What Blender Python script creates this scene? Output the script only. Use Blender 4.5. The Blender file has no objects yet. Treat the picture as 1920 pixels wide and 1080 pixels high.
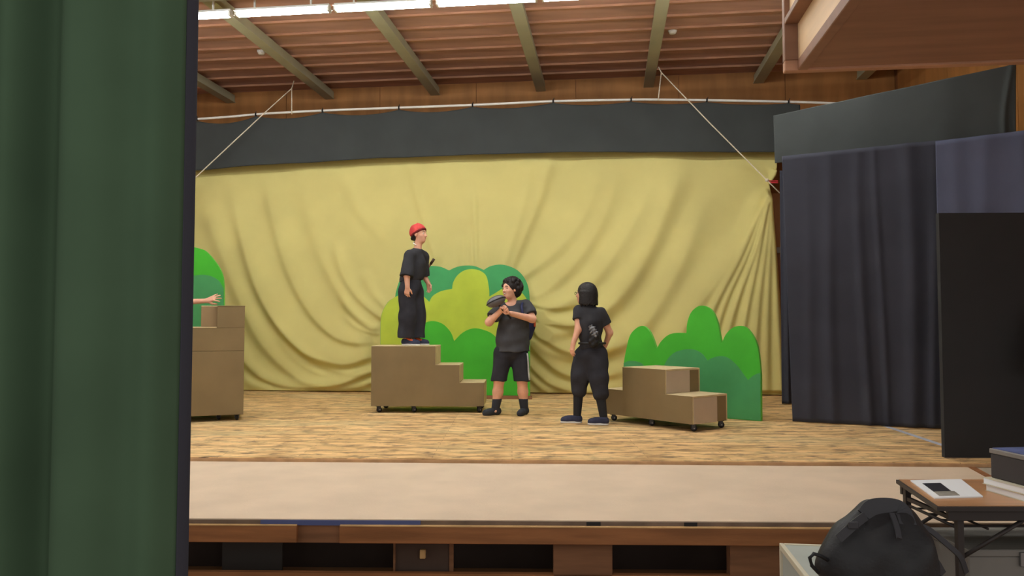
import bpy, bmesh, math, random
import numpy as np
from mathutils import Vector, Matrix
random.seed(7)
rng = np.random.default_rng(7)
scene = bpy.context.scene
COL = scene.collection

# ------------------------------------------------------------------ camera, world, exposure
F = 1450.0                                   # focal length in px of a 1920 px wide frame
EYE = 1.12                                   # eye height above the stage boards (z = 0)
PITCH = math.atan(66.0 / F)
cam_d = bpy.data.cameras.new('camera'); cam = bpy.data.objects.new('camera', cam_d); COL.objects.link(cam)
cam_d.sensor_width = 36.0; cam_d.lens = 36.0 * F / 1920.0; cam_d.clip_start = 0.05; cam_d.clip_end = 100
cam.location = (0, 0, EYE); cam.rotation_euler = (math.pi / 2 + PITCH, 0, 0)
scene.camera = cam
vs = scene.view_settings
vs.view_transform = 'Standard'; vs.look = 'None'; vs.gamma = 1.0; vs.use_curve_mapping = False
vs.exposure = 1.2
W = bpy.data.worlds.new('World'); scene.world = W; W.use_nodes = True
W.node_tree.nodes['Background'].inputs[0].default_value = (1.0, 0.98, 0.95, 1)
W.node_tree.nodes['Background'].inputs[1].default_value = 0.42   # dim light of the wide hall behind the camera
TUBE = 34.0                                  # fluorescent tube emission

ST, CT = math.sin(PITCH), math.cos(PITCH)
def ray(px, py):
    x = (px - 960.0) / F; y = (540.0 - py) / F
    return Vector((x, CT - y * ST, ST + y * CT))
def at(px, py, Y):
    d = ray(px, py); t = Y / d.y
    return Vector((d.x * t, Y, EYE + d.z * t))
def gz(px, py, z):
    d = ray(px, py); t = (z - EYE) / d.z
    return Vector((d.x * t, d.y * t, z))
def onplane(px, py, p0, n):
    d = ray(px, py); o = Vector((0, 0, EYE)); t = (Vector(p0) - o).dot(n) / d.dot(n)
    return o + d * t
YAW = math.radians(7.15)                     # the building's axes against the camera's
EB = Vector((math.cos(YAW), -math.sin(YAW), 0)); DB = Vector((math.sin(YAW), math.cos(YAW), 0))
def B(s, t, z): return EB * s + DB * t + Vector((0, 0, z))

# ------------------------------------------------------------------ materials
def L(c):
    out = []
    for v in c[:3]:
        v = v / 255.0
        out.append(v / 12.92 if v <= 0.04045 else ((v + 0.055) / 1.055) ** 2.4)
    return (*out, 1.0)
MATS = {}
def mat(name, col, rough=0.7, var=0.0, scale=4.0, stretch=(1, 1, 1), col2=None, bump=0.0, bscale=40.0, metal=0.0, spec=0.3, sheen=0.0, detail=4.0, lo=0.35, hi=0.65):
    if name in MATS: return MATS[name]
    m = bpy.data.materials.new(name); m.use_nodes = True
    nt = m.node_tree; b = nt.nodes['Principled BSDF']
    b.inputs['Roughness'].default_value = rough; b.inputs['Metallic'].default_value = metal
    b.inputs['Specular IOR Level'].default_value = spec
    c1 = L(col); b.inputs['Base Color'].default_value = c1
    if sheen: b.inputs['Sheen Weight'].default_value = sheen
    tc = nt.nodes.new('ShaderNodeTexCoord'); mp = nt.nodes.new('ShaderNodeMapping')
    mp.inputs['Scale'].default_value = stretch
    nt.links.new(tc.outputs['Object'], mp.inputs['Vector'])
    if var or col2:
        n = nt.nodes.new('ShaderNodeTexNoise'); n.inputs['Scale'].default_value = scale; n.inputs['Detail'].default_value = detail
        nt.links.new(mp.outputs[0], n.inputs['Vector'])
        r = nt.nodes.new('ShaderNodeValToRGB')
        r.color_ramp.elements[0].position = lo; r.color_ramp.elements[1].position = hi
        if col2: ca, cb = L(col2), c1
        else: ca = tuple(v * (1 - var) for v in c1[:3]) + (1,); cb = tuple(min(1, v * (1 + var)) for v in c1[:3]) + (1,)
        r.color_ramp.elements[0].color = ca; r.color_ramp.elements[1].color = cb
        nt.links.new(n.outputs['Fac'], r.inputs[0]); nt.links.new(r.outputs[0], b.inputs['Base Color'])
    if bump:
        n2 = nt.nodes.new('ShaderNodeTexNoise'); n2.inputs['Scale'].default_value = bscale; n2.inputs['Detail'].default_value = 3
        nt.links.new(mp.outputs[0], n2.inputs['Vector'])
        bp = nt.nodes.new('ShaderNodeBump'); bp.inputs['Strength'].default_value = bump; bp.inputs['Distance'].default_value = 0.01
        nt.links.new(n2.outputs['Fac'], bp.inputs['Height']); nt.links.new(bp.outputs[0], b.inputs['Normal'])
    MATS[name] = m
    return m
def emis(name, col, s):
    m = bpy.data.materials.new(name); m.use_nodes = True; nt = m.node_tree
    nt.nodes.remove(nt.nodes['Principled BSDF'])
    e = nt.nodes.new('ShaderNodeEmission'); e.inputs[0].default_value = (*col, 1); e.inputs[1].default_value = s
    nt.links.new(e.outputs[0], nt.nodes['Material Output'].inputs[0]); return m
def planks_mat():
    m = bpy.data.materials.new('worn_stage_boards'); m.use_nodes = True; nt = m.node_tree; b = nt.nodes['Principled BSDF']
    b.inputs['Roughness'].default_value = 0.6; b.inputs['Specular IOR Level'].default_value = 0.25
    N = nt.nodes.new; K = nt.links.new
    tc = N('ShaderNodeTexCoord')
    def noise(sc, st, det=5, ro=0.6):
        mp = N('ShaderNodeMapping'); mp.inputs['Scale'].default_value = st; K(tc.outputs['Object'], mp.inputs[0])
        n = N('ShaderNodeTexNoise'); n.inputs['Scale'].default_value = sc; n.inputs['Detail'].default_value = det; n.inputs['Roughness'].default_value = ro
        K(mp.outputs[0], n.inputs['Vector']); return n
    br = N('ShaderNodeTexBrick'); br.offset = 0.37; br.squash = 1.0
    br.inputs['Scale'].default_value = 1.0; br.inputs['Brick Width'].default_value = 1.8; br.inputs['Row Height'].default_value = 0.09
    br.inputs['Mortar Size'].default_value = 0.003; br.inputs['Mortar Smooth'].default_value = 0.3; br.inputs['Bias'].default_value = 0.0
    br.inputs['Color1'].default_value = L((246, 208, 150)); br.inputs['Color2'].default_value = L((222, 182, 126)); br.inputs['Mortar'].default_value = L((172, 138, 96))
    K(tc.outputs['Object'], br.inputs['Vector'])
    n1 = noise(1.0, (2.2, 10, 1), 4); r1 = N('ShaderNodeValToRGB')
    r1.color_ramp.elements[0].position = 0.33; r1.color_ramp.elements[0].color = L((136, 108, 78)); r1.color_ramp.elements[1].position = 0.56; r1.color_ramp.elements[1].color = (1, 1, 1, 1)
    K(n1.outputs['Fac'], r1.inputs[0])
    mx = N('ShaderNodeMix'); mx.data_type = 'RGBA'; mx.blend_type = 'MULTIPLY'; mx.inputs[0].default_value = 0.75
    K(br.outputs['Color'], mx.inputs[6]); K(r1.outputs[0], mx.inputs[7])
    n2 = noise(1.0, (5.0, 10, 1), 4, 0.65); r2 = N('ShaderNodeValToRGB')
    r2.color_ramp.elements[0].position = 0.50; r2.color_ramp.elements[0].color = (0, 0, 0, 1); r2.color_ramp.elements[1].position = 0.68; r2.color_ramp.elements[1].color = (1, 1, 1, 1)
    K(n2.outputs['Fac'], r2.inputs[0])
    mx2 = N('ShaderNodeMix'); mx2.data_type = 'RGBA'; K(r2.outputs[0], mx2.inputs[0]); K(mx.outputs[2], mx2.inputs[6]); mx2.inputs[7].default_value = L((112, 88, 66))
    n3 = noise(0.7, (0.6, 2.2, 1), 4); r3 = N('ShaderNodeValToRGB')
    r3.color_ramp.elements[0].position = 0.5; r3.color_ramp.elements[0].color = (0, 0, 0, 1); r3.color_ramp.elements[1].position = 0.75; r3.color_ramp.elements[1].color = (0.6, 0.6, 0.6, 1)
    K(n3.outputs['Fac'], r3.inputs[0])
    mx3 = N('ShaderNodeMix'); mx3.data_type = 'RGBA'; K(r3.outputs[0], mx3.inputs[0]); K(mx2.outputs[2], mx3.inputs[6]); mx3.inputs[7].default_value = L((196, 186, 142))
    K(mx3.outputs[2], b.inputs['Base Color'])
    return m

M_boards = planks_mat()
M_mat = mat('beige_mat', (214, 192, 166), 0.75, 0.05, 2.5, bump=0.15, bscale=60)
M_fascia = mat('orange_brown_board', (148, 98, 60), 0.6, 0.22, 3.0, (0.6, 6, 6), bump=0.1)
M_fascia_dk = mat('brown_board', (130, 90, 62), 0.65, 0.2, 3.0, (0.6, 6, 6))
M_edge = mat('pale_arris_wood', (205, 165, 112), 0.6, 0.15, 6)  # paler strip along the front boards' tops; also the hatch handle
M_dark = mat('void_shade_and_knot_brown', (62, 50, 44), 0.8, 0.15, 3)  # understage shade put into the back panel's colour; also the loft knot
M_deck = mat('red_brown_ceiling_board', (188, 148, 132), 0.7, 0.14, 2.0, (0.5, 3, 1))
M_purlin = mat('orange_brown_purlin', (182, 136, 108), 0.65, 0.15, 3.0, (0.6, 6, 6))
M_steel = mat('grey_green_painted_steel', (172, 170, 142), 0.5, 0.06, 2)
M_wall = mat('orange_plywood', (164, 112, 62), 0.6, 0.16, 1.6, (3, 3, 0.5))
M_wall2 = mat('brown_plywood_side', (142, 94, 58), 0.6, 0.16, 1.6, (3, 3, 0.5))
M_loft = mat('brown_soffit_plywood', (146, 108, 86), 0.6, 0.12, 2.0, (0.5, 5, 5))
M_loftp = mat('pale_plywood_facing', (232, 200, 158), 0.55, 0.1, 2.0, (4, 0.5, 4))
M_yellow = mat('mustard_cloth', (210, 198, 128), 0.85, 0.04, 1.5, bump=0.05, bscale=180, spec=0.1)
M_border = mat('charcoal_cloth', (66, 69, 68), 0.9, 0.06, 2, spec=0.1)
M_navy = mat('navy_black_cloth', (62, 63, 72), 0.9, 0.08, 2, spec=0.12)
M_blue = mat('slate_blue_cloth', (88, 92, 112), 0.9, 0.06, 2, spec=0.12)
M_flat = mat('matt_black_panel', (56, 56, 57), 0.85, 0.05, 2, spec=0.1)
M_green = mat('dark_green_drape', (66, 86, 66), 0.9, 0.08, 3, spec=0.1)
M_lining = mat('dark_lining', (58, 58, 66), 0.9, spec=0.1)
M_box = mat('drab_brown_painted_ply', (130, 111, 77), 0.6, 0.06, 2.5)
M_boxe = mat('pale_ply_edge', (206, 186, 144), 0.65, 0.1, 8)  # treads, risers and panel edges, paler than the box faces
M_boxg = mat('pale_grey_brown_panel', (190, 172, 150), 0.45, 0.05, 3)
M_black = mat('black_rubber', (34, 34, 36), 0.6)
M_chrome = mat('grey_metal', (150, 150, 152), 0.35, metal=0.9)
M_g1 = mat('grass_green_paint', (68, 176, 46), 0.6, 0.07, 3)
M_g1e = mat('light_green_edge_paint', (112, 200, 84), 0.6, 0.05, 3)
M_g2 = mat('bottle_green_paint', (72, 150, 90), 0.6, 0.07, 3)
M_g3 = mat('lime_paint', (176, 194, 62), 0.6, 0.07, 3)
M_g4 = mat('teal_green_paint', (66, 156, 92), 0.6, 0.07, 3)
M_rope = mat('white_rope', (226, 214, 192), 0.8, 0.2, 60)
M_pipe = mat('white_enamel_pipe', (232, 228, 220), 0.35)
M_white = mat('white_plastic', (232, 230, 224), 0.5)
M_red = mat('red_cloth', (206, 72, 70), 0.8, 0.12, 30)
M_skin = mat('skin', (226, 170, 142), 0.55, 0.05, 20, spec=0.35)
M_hair = mat('black_hair', (34, 30, 30), 0.5, 0.25, 40, bump=0.5, bscale=90)
M_tee = mat('black_jersey', (56, 56, 60), 0.9, 0.08, 12, spec=0.1)
M_tee2 = mat('charcoal_jersey', (72, 72, 75), 0.9, 0.08, 12, spec=0.1)
M_trs = mat('black_twill', (53, 53, 59), 0.9, 0.1, 10, spec=0.1)
M_sock = mat('slate_sock', (52, 55, 62), 0.9)
M_shoe = mat('navy_canvas', (52, 56, 78), 0.8, 0.1, 20)
M_sole = mat('white_sole', (218, 214, 208), 0.6)
M_orange = mat('orange_trim', (206, 92, 52), 0.7)
M_brownt = mat('brown_wood_prop', (104, 72, 48), 0.6)
M_eye = mat('eye_white', (228, 222, 214), 0.3)
M_pupil = mat('dark_iris', (32, 24, 20), 0.2)
M_lip = mat('lip', (176, 96, 88), 0.5)
M_teeth = mat('teeth', (236, 230, 216), 0.4)
M_bag = mat('black_nylon', (36, 36, 38), 0.55, 0.15, 14, bump=0.2, bscale=60)
M_strap = mat('grey_black_webbing', (56, 56, 60), 0.6)
M_trunk = mat('grey_green_laminate', (172, 178, 170), 0.5, 0.05, 4)
M_rim = mat('ivory_metal_rim', (214, 206, 182), 0.4)
M_tabletop = mat('orange_brown_laminate', (188, 140, 98), 0.3, 0.1, 2.0, (0.6, 7, 1))
M_tabedge = mat('black_table_edging', (52, 46, 44), 0.5)
M_paper = mat('white_paper', (238, 240, 242), 0.6)
M_print = mat('dark_printed_photo', (36, 36, 44), 0.4)
M_printg = mat('grey_printed_photo', (150, 144, 132), 0.4, 0.2, 20)
M_bluetop = mat('blue_printed_cover', (92, 104, 150), 0.45, 0.2, 8)
M_bluetape = mat('blue_tape', (84, 94, 140), 0.6)
M_paletape = mat('pale_blue_tape', (176, 180, 196), 0.6, 0.1, 10)
M_navyb = mat('navy_nylon', (44, 48, 84), 0.7)
M_pan = mat('dark_grey_metal', (92, 88, 90), 0.32, 0.1, 10, spec=0.6)
M_silver = mat('crinkled_clear_film', (116, 118, 124), 0.25, 0.3, 40, spec=0.7)
M_hallfl = mat('hall_floor_boards', (142, 108, 74), 0.5, 0.1, 2, (0.5, 6, 1))
M_greyfl = mat('grey_stage_lino', (176, 168, 150), 0.7, 0.05, 3)
M_jacket = mat('grey_green_cloth', (58, 68, 68), 0.9)
M_tube = emis('lit_fluorescent_tube', (0.97, 1.0, 0.98), TUBE)

# ------------------------------------------------------------------ mesh helpers
def tag(o, label=None, cat=None, group=None, kind=None):
    if label: o['label'] = label
    if cat: o['category'] = cat
    if group: o['group'] = group
    if kind: o['kind'] = kind
    return o
def link(name, me, m=None, parent=None, smooth=False, loc=None):
    if m is not None: me.materials.append(m)
    o = bpy.data.objects.new(name, me); COL.objects.link(o)
    if parent is not None: o.parent = parent
    if loc is not None: o.location = loc
    if smooth:
        me.polygons.foreach_set('use_smooth', np.ones(len(me.polygons), dtype=bool))
    return o
def raw(name, V, Fc, m, parent=None, smooth=False, loc=None):
    me = bpy.data.meshes.new(name)
    me.from_pydata([tuple(v) for v in V], [], [tuple(f) for f in Fc]); me.update()
    return link(name, me, m, parent, smooth, loc)
def empty(name, loc=(0, 0, 0), rz=0.0):
    o = bpy.data.objects.new(name, None); COL.objects.link(o); o.location = loc; o.rotation_euler = (0, 0, rz)
    o.empty_display_size = 0.1
    return o
def bm_obj(name, bm, m, parent=None, smooth=False, loc=None):
    me = bpy.data.meshes.new(name); bmesh.ops.recalc_face_normals(bm, faces=bm.faces); bm.to_mesh(me); bm.free()
    return link(name, me, m, parent, smooth, loc)
def bbox(bm, x0, x1, y0, y1, z0, z1, bev=0.0):
    vs_ = [bm.verts.new((x, y, z)) for z in (z0, z1) for y in (y0, y1) for x in (x0, x1)]
    fs = [(0, 2, 3, 1), (4, 5, 7, 6), (0, 1, 5, 4), (2, 6, 7, 3), (0, 4, 6, 2), (1, 3, 7, 5)]
    faces = [bm.faces.new([vs_[i] for i in f]) for f in fs]
    if bev:
        es = list({e for f in faces for e in f.edges})
        bmesh.ops.bevel(bm, geom=es, offset=bev, segments=1, affect='EDGES', profile=0.7)
def box(name, x0, x1, y0, y1, z0, z1, m, parent=None, bev=0.0, loc=None):
    bm = bmesh.new(); bbox(bm, x0, x1, y0, y1, z0, z1, bev); return bm_obj(name, bm, m, parent, loc=loc)
def obox(name, s0, s1, t0, t1, z0, z1, m, parent=None, bev=0.0):
    """box aligned with the building's axes"""
    bm = bmesh.new(); bbox(bm, s0, s1, t0, t1, z0, z1, bev)
    R = Matrix((EB, DB, Vector((0, 0, 1)))).transposed()
    bmesh.ops.transform(bm, matrix=R.to_4x4(), verts=bm.verts)
    return bm_obj(name, bm, m, parent)
def tube_geo(pts, r, n=8, caps=True, rads=None):
    pts = [Vector(p) for p in pts]; V = []; Fc = []
    up = Vector((0.13, 0.31, 0.94)).normalized()
    for i, p in enumerate(pts):
        d = (pts[min(i + 1, len(pts) - 1)] - pts[max(i - 1, 0)]).normalized()
        a = d.cross(up)
        if a.length < 1e-3: a = d.cross(Vector((1, 0, 0)))
        a.normalize(); b = d.cross(a)
        rr = rads[i] if rads else r
        for k in range(n):
            th = 2 * math.pi * k / n; V.append(p + (a * math.cos(th) + b * math.sin(th)) * rr)
    for i in range(len(pts) - 1):
        for k in range(n):
            Fc.append((i * n + k, i * n + (k + 1) % n, (i + 1) * n + (k + 1) % n, (i + 1) * n + k))
    if caps:
        Fc.append(tuple(range(n))[::-1]); Fc.append(tuple((len(pts) - 1) * n + k for k in range(n)))
    return V, Fc
def tube(name, pts, r, m, parent=None, n=8, rads=None):
    V, Fc = tube_geo(pts, r, n, rads=rads); return raw(name, V, Fc, m, parent, True)
def prism(name, outline, n, thick, m, parent=None, medge=None):
    """outline: list of Vectors on a plane (front face), extruded by thick along n (away)"""
    k = len(outline); V = list(outline) + [p + n * thick for p in outline]
    bm = bmesh.new(); vv = [bm.verts.new(p) for p in V]
    f = bm.faces.new(vv[:k]); g = bm.faces.new(vv[k:][::-1])
    sides = [bm.faces.new((vv[i], vv[(i + 1) % k], vv[k + (i + 1) % k], vv[k + i])) for i in range(k)]
    bmesh.ops.recalc_face_normals(bm, faces=bm.faces)
    if medge is not None:
        for s in sides: s.material_index = 1
    bmesh.ops.triangulate(bm, faces=[f, g])
    me = bpy.data.meshes.new(name); bm.to_mesh(me); bm.free()
    me.materials.append(m)
    if medge is not None: me.materials.append(medge)
    return link(name, me, None, parent)
def catmull(pts, seg=6):
    P = [np.array(p, float) for p in pts]
    if len(P) < 3: 
        return [tuple(P[0] + (P[-1] - P[0]) * i / seg) for i in range(seg + 1)]
    out = []
    Q = [2 * P[0] - P[1]] + P + [2 * P[-1] - P[-2]]
    for i in range(1, len(Q) - 2):
        for s in range(seg):
            t = s / seg
            out.append(tuple(0.5 * (2 * Q[i] + (Q[i + 1] - Q[i - 1]) * t + (2 * Q[i - 1] - 5 * Q[i] + 4 * Q[i + 1] - Q[i + 2]) * t * t + (3 * Q[i] - Q[i - 1] - 3 * Q[i + 1] + Q[i + 2]) * t ** 3)))
    out.append(tuple(P[-1])); return out
def path(*runs, seg=5):
    """several smooth runs joined by corners"""
    out = []
    for r in runs:
        c = catmull(r, seg) if len(r) > 2 else [tuple(map(float, q)) for q in r]
        if out and abs(out[-1][0] - c[0][0]) + abs(out[-1][1] - c[0][1]) < 0.01: c = c[1:]
        out += c
    if abs(out[-1][0] - out[0][0]) + abs(out[-1][1] - out[0][1]) < 0.01: out.pop()
    return out
def grid_obj(name, G, m, parent=None, smooth=True):
    """G: (rows, cols, 3) array"""
    r, c, _ = G.shape
    V = G.reshape(-1, 3).tolist()
    idx = np.arange(r * c).reshape(r, c)
    Fc = np.stack([idx[:-1, :-1], idx[1:, :-1], idx[1:, 1:], idx[:-1, 1:]], -1).reshape(-1, 4).tolist()
    me = bpy.data.meshes.new(name); me.from_pydata(V, [], Fc); me.update()
    return link(name, me, m, parent, smooth)
def cloth_thick(o, t):
    md = o.modifiers.new('thickness', 'SOLIDIFY'); md.thickness = t; md.offset = 0
    return o

# ------------------------------------------------------------------ signed-distance figures
class SDF:
    def __init__(s, lo, hi, h):
        s.lo = np.array(lo, np.float32); s.h = h
        s.n = np.ceil((np.array(hi) - np.array(lo)) / h).astype(int) + 1
        s.f = np.full(s.n, 1.0, np.float32)
    def _sub(s, lo, hi):
        a = np.clip(np.floor((np.array(lo) - s.lo) / s.h).astype(int), 0, s.n - 1)
        b = np.clip(np.ceil((np.array(hi) - s.lo) / s.h).astype(int) + 1, 1, s.n)
        if np.any(b <= a): return None, None
        sl = tuple(slice(a[i], b[i]) for i in range(3))
        ax = [s.lo[i] + s.h * np.arange(a[i], b[i], dtype=np.float32) for i in range(3)]
        return sl, np.stack(np.meshgrid(*ax, indexing='ij'), -1)
    def _mix(s, sl, d, k, op):
        f = s.f[sl]
        if op == 'add':
            if k > 0:
                h = np.clip(0.5 + 0.5 * (f - d) / k, 0, 1); s.f[sl] = f + (d - f) * h - k * h * (1 - h)
            else: s.f[sl] = np.minimum(f, d)
        elif op == 'sub':
            if k > 0:
                h = np.clip(0.5 - 0.5 * (f + d) / k, 0, 1); s.f[sl] = f + (-d - f) * h + k * h * (1 - h)
            else: s.f[sl] = np.maximum(f, -d)
    def cap(s, a, b, ra, rb=None, k=0.02, op='add', flat=False):
        a = np.array(a, np.float32); b = np.array(b, np.float32); rb = ra if rb is None else rb
        R = max(ra, rb) + k + 3 * s.h
        sl, P = s._sub(np.minimum(a, b) - R, np.maximum(a, b) + R)
        if sl is None: return
        ba = b - a; l2 = max(float(ba @ ba), 1e-9)
        h = np.clip(((P - a) @ ba) / l2, 0, 1)
        d = np.linalg.norm(P - a - h[..., None] * ba, axis=-1) - (ra + (rb - ra) * h)
        if flat: d = np.maximum(d, ((P - b) @ ba) / math.sqrt(l2))
        s._mix(sl, d, k, op)
    def ell(s, c, r, frame=None, k=0.02, op='add'):
        c = np.array(c, np.float32); r = np.array(r, np.float32)
        R = float(r.max()) + k + 3 * s.h
        sl, P = s._sub(c - R, c + R)
        if sl is None: return
        q = P - c
        if frame is not None: q = q @ np.array(frame, np.float32).T      # rows of frame = axes
        k0 = np.linalg.norm(q / r, axis=-1); k1 = np.linalg.norm(q / (r * r), axis=-1) + 1e-6
        s._mix(sl, k0 * (k0 - 1) / k1, k, op)
    def chain(s, pts, rads, k=0.02):
        for i in range(len(pts) - 1): s.cap(pts[i], pts[i + 1], rads[i], rads[i + 1], k)
    def cut(s, p, n, k=0.0):
        """remove everything on the +n side of the plane"""
        sl, P = s._sub(s.lo, s.lo + s.n * s.h)
        d = (P - np.array(p, np.float32)) @ np.array(n, np.float32)
        s.f[sl] = np.maximum(s.f[sl], d)
    def wrinkle(s, fn):
        sl, P = s._sub(s.lo, s.lo + s.n * s.h)
        s.f[sl] += fn(P).astype(np.float32)
    def mesh(s):
        f = s.f; n = f.shape
        g = f < 0
        corners = [(i, j, k) for i in (0, 1) for j in (0, 1) for k in (0, 1)]
        def cs(a, c): return a[c[0]:n[0] - 1 + c[0], c[1]:n[1] - 1 + c[1], c[2]:n[2] - 1 + c[2]]
        cnt = sum(cs(g, c).astype(np.int8) for c in corners)
        act = (cnt > 0) & (cnt < 8)
        I = np.argwhere(act)
        idx = -np.ones(act.shape, np.int64); idx[act] = np.arange(len(I))
        acc = np.zeros((len(I), 3)); num = np.zeros(len(I))
        for c in corners:
            for ax in range(3):
                if c[ax]: continue
                e = list(c); e[ax] = 1
                fa = f[I[:, 0] + c[0], I[:, 1] + c[1], I[:, 2] + c[2]]; fb = f[I[:, 0] + e[0], I[:, 1] + e[1], I[:, 2] + e[2]]
                mk = (fa < 0) != (fb < 0)
                t = np.where(mk, fa / np.where(mk, fa - fb, 1), 0)
                p = np.repeat(np.array(c, float)[None], len(I), 0); p[:, ax] += t
                acc[mk] += p[mk]; num[mk] += 1
        V = (I + acc / num[:, None]) * s.h + s.lo
        Q = []
        for ax in range(3):
            u, v = (ax + 1) % 3, (ax + 2) % 3
            a = [slice(0, m_) for m_ in n]; b = list(a)
            a[ax] = slice(0, n[ax] - 1); b[ax] = slice(1, n[ax])
            ga, gb = g[tuple(a)], g[tuple(b)]
            E = np.argwhere(ga != gb)
            E = E[(E[:, u] > 0) & (E[:, v] > 0) & (E[:, u] < n[u] - 1) & (E[:, v] < n[v] - 1)]
            if not len(E): continue
            def ci(du, dv):
                c = E.copy(); c[:, u] -= du; c[:, v] -= dv; return idx[c[:, 0], c[:, 1], c[:, 2]]
            q = np.stack([ci(1, 1), ci(0, 1), ci(0, 0), ci(1, 0)], -1)
            fl = ~g[E[:, 0], E[:, 1], E[:, 2]]
            q[fl] = q[fl][:, ::-1]
            Q.append(q)
        return V, np.concatenate(Q)
    def obj(s, name, m, parent=None, origin=(0, 0, 0)):
        V, Q = s.mesh(); me = bpy.data.meshes.new(name)
        V = V - np.array(origin)
        me.from_pydata(V.tolist(), [], Q.tolist()); me.update()
        return link(name, me, m, parent, True)
def nrm(v): v = Vector(v); return v.normalized()

# ================================================================== THE SETTING
# hall floor in front of the stage
tag(box('floor', -7, 9, -4, 5.6, -0.55, -0.45, M_hallfl), kind='structure')
# stage boards (z = 0) and the beige mat at the front of the stage
def Yf(X): return 4.58 - 0.022 * X            # stage front edge
def Ym(X): return 6.42 - 0.042 * X            # seam between mat and boards
V = [(-8, Ym(-8), 0), (8, Ym(8), 0), (8, 15, 0), (-8, 15, 0)]
stage = raw('stage_floor', V + [(x, y, -0.2) for x, y, z in V], [(0, 1, 2, 3), (7, 6, 5, 4), (0, 4, 5, 1), (1, 5, 6, 2), (2, 6, 7, 3), (3, 7, 4, 0)], M_boards)
tag(stage, kind='structure')
a = gz(1800, 868, -0.03); b_ = gz(1880, 912, -0.03); dirr = (b_ - a).normalized()
def xr_mat(Y): return a.x + (Y - a.y) * dirr.x / dirr.y
def slab(name, pts, z0, z1, m, parent=None):
    k = len(pts); Vv = [(x, y, z1) for x, y in pts] + [(x, y, z0) for x, y in pts]
    Ff = [tuple(range(k)), tuple(range(2 * k - 1, k - 1, -1))] + [(i, k + i, k + (i + 1) % k, (i + 1) % k) for i in range(k)]
    return raw(name, Vv, Ff, m, parent)
yr1, yr0 = Ym(3.7) - 0.005, Yf(3.4)
mt = slab('stage_mat', [(-8, Yf(-8)), (xr_mat(yr0), yr0), (xr_mat(yr1), yr1), (-8, Ym(-8) - 0.005)], -0.06, -0.03, M_mat)
tag(mt, kind='structure')
gl = slab('stage_lino', [(xr_mat(yr0), yr0), (8, Yf(8)), (8, Ym(8) - 0.005), (xr_mat(yr1), yr1)], -0.06, -0.034, M_greyfl); tag(gl, kind='structure')
tr = slab('trim_1', [(-8, Ym(-8) - 0.02), (8, Ym(8) - 0.02), (8, Ym(8) - 0.0005), (-8, Ym(-8) - 0.0005)], -0.031, -0.006, mat('worn_brown_trim', (190, 152, 112), 0.6, 0.2, 6)); tag(tr, kind='structure')
ma = slab('trim_2', [(xr_mat(yr0), yr0), (xr_mat(yr0) + 0.05, yr0), (xr_mat(yr1) + 0.05, yr1 - 0.03), (xr_mat(yr1), yr1 - 0.03)], -0.05, -0.026, M_fascia); tag(ma, kind='structure')
# tape on the boards and on the stage edge
p0, p1 = gz(1652, 796, 0.002), gz(1790, 842, 0.002)
w = Vector((0.03, 0.0, 0))
tape = slab('floor_tape', [(p0 - w)[:2], (p1 - w)[:2], (p1 + w)[:2], (p0 + w)[:2]], 0.0003, 0.002, M_paletape)
tag(tape, 'pale blue tape line on the stage boards beside the black flat', 'tape')
# stage front: nosing, boards, recess with posts
front = empty('stage_front', (0, 4.58, 0), -math.atan(0.022)); tag(front, kind='structure')
def fx(px): return (px - 960) / F * 4.56
def fz(py): return EYE - (py - 606) / F * 4.53
def fbox(name, x0, x1, y0, y1, z0, z1, m, bev=0.0): return box(name, x0, x1, y0, y1, z0, z1, m, front, bev)
fbox('nosing', -8, 8, 0.0, 0.05, fz(983), -0.061, M_fascia_dk)
fbox('nosing_lip', -8, 8, -0.008, 0.03, -0.0605, -0.036, mat('dark_nosing_lip', (116, 98, 84), 0.6, 0.2, 6))
for x0, x1, y0 in ((-8, fx(560), -0.03), (fx(640), fx(1700), -0.035), (fx(1702), 8, -0.03)):
    bd = fbox('board', x0, x1, y0, 0.02, fz(1016), fz(985), M_fascia, 0.003)
    box('arris', x0 + 0.002, x1 - 0.002, y0 - 0.001, y0 + 0.035, fz(985), fz(983), M_edge, bd)
fbox('recessed_board', -8, 8, 0.0, 0.04, fz(1018), fz(983), M_fascia_dk)
fbox('bottom_rail', -8, 8, 0.03, 0.07, -0.449, fz(1077), M_fascia)
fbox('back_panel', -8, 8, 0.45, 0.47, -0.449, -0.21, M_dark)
for x0, x1, mm, y0 in ((1037, 1147, M_fascia_dk, 0.03), (1365, 1480, M_fascia_dk, 0.03), (1660, 1770, M_fascia_dk, 0.03), (60, 170, M_fascia_dk, 0.03)):
    fbox('post', fx(x0), fx(x1), y0, y0 + 0.09, -0.449, fz(1016), mm, 0.003)
dr = fbox('hatch', fx(736), fx(846), 0.12, 0.14, -0.449, fz(1016), mat('dark_hatch', (84, 66, 56), 0.8, 0.1, 3))
box('frame_strip', fx(840), fx(848), 0.105, 0.12, -0.449, fz(1016), M_fascia_dk, dr)
box('frame_strip', fx(733), fx(737), 0.105, 0.12, -0.449, fz(1016), M_fascia_dk, dr)
box('handle', fx(784), fx(795), 0.09, 0.12, fz(1056), fz(1039), M_edge, dr, 0.004)
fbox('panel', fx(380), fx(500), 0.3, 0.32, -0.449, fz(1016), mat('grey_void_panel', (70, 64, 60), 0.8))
bt = box('edge_tape', fx(490), fx(790), -0.012, -0.0085, -0.064, -0.034, M_bluetape, loc=(0, 4.58, 0)); bt.rotation_euler.z = -math.atan(0.022)
tag(bt, 'strip of blue tape along the front edge of the stage mat', 'tape')
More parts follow.
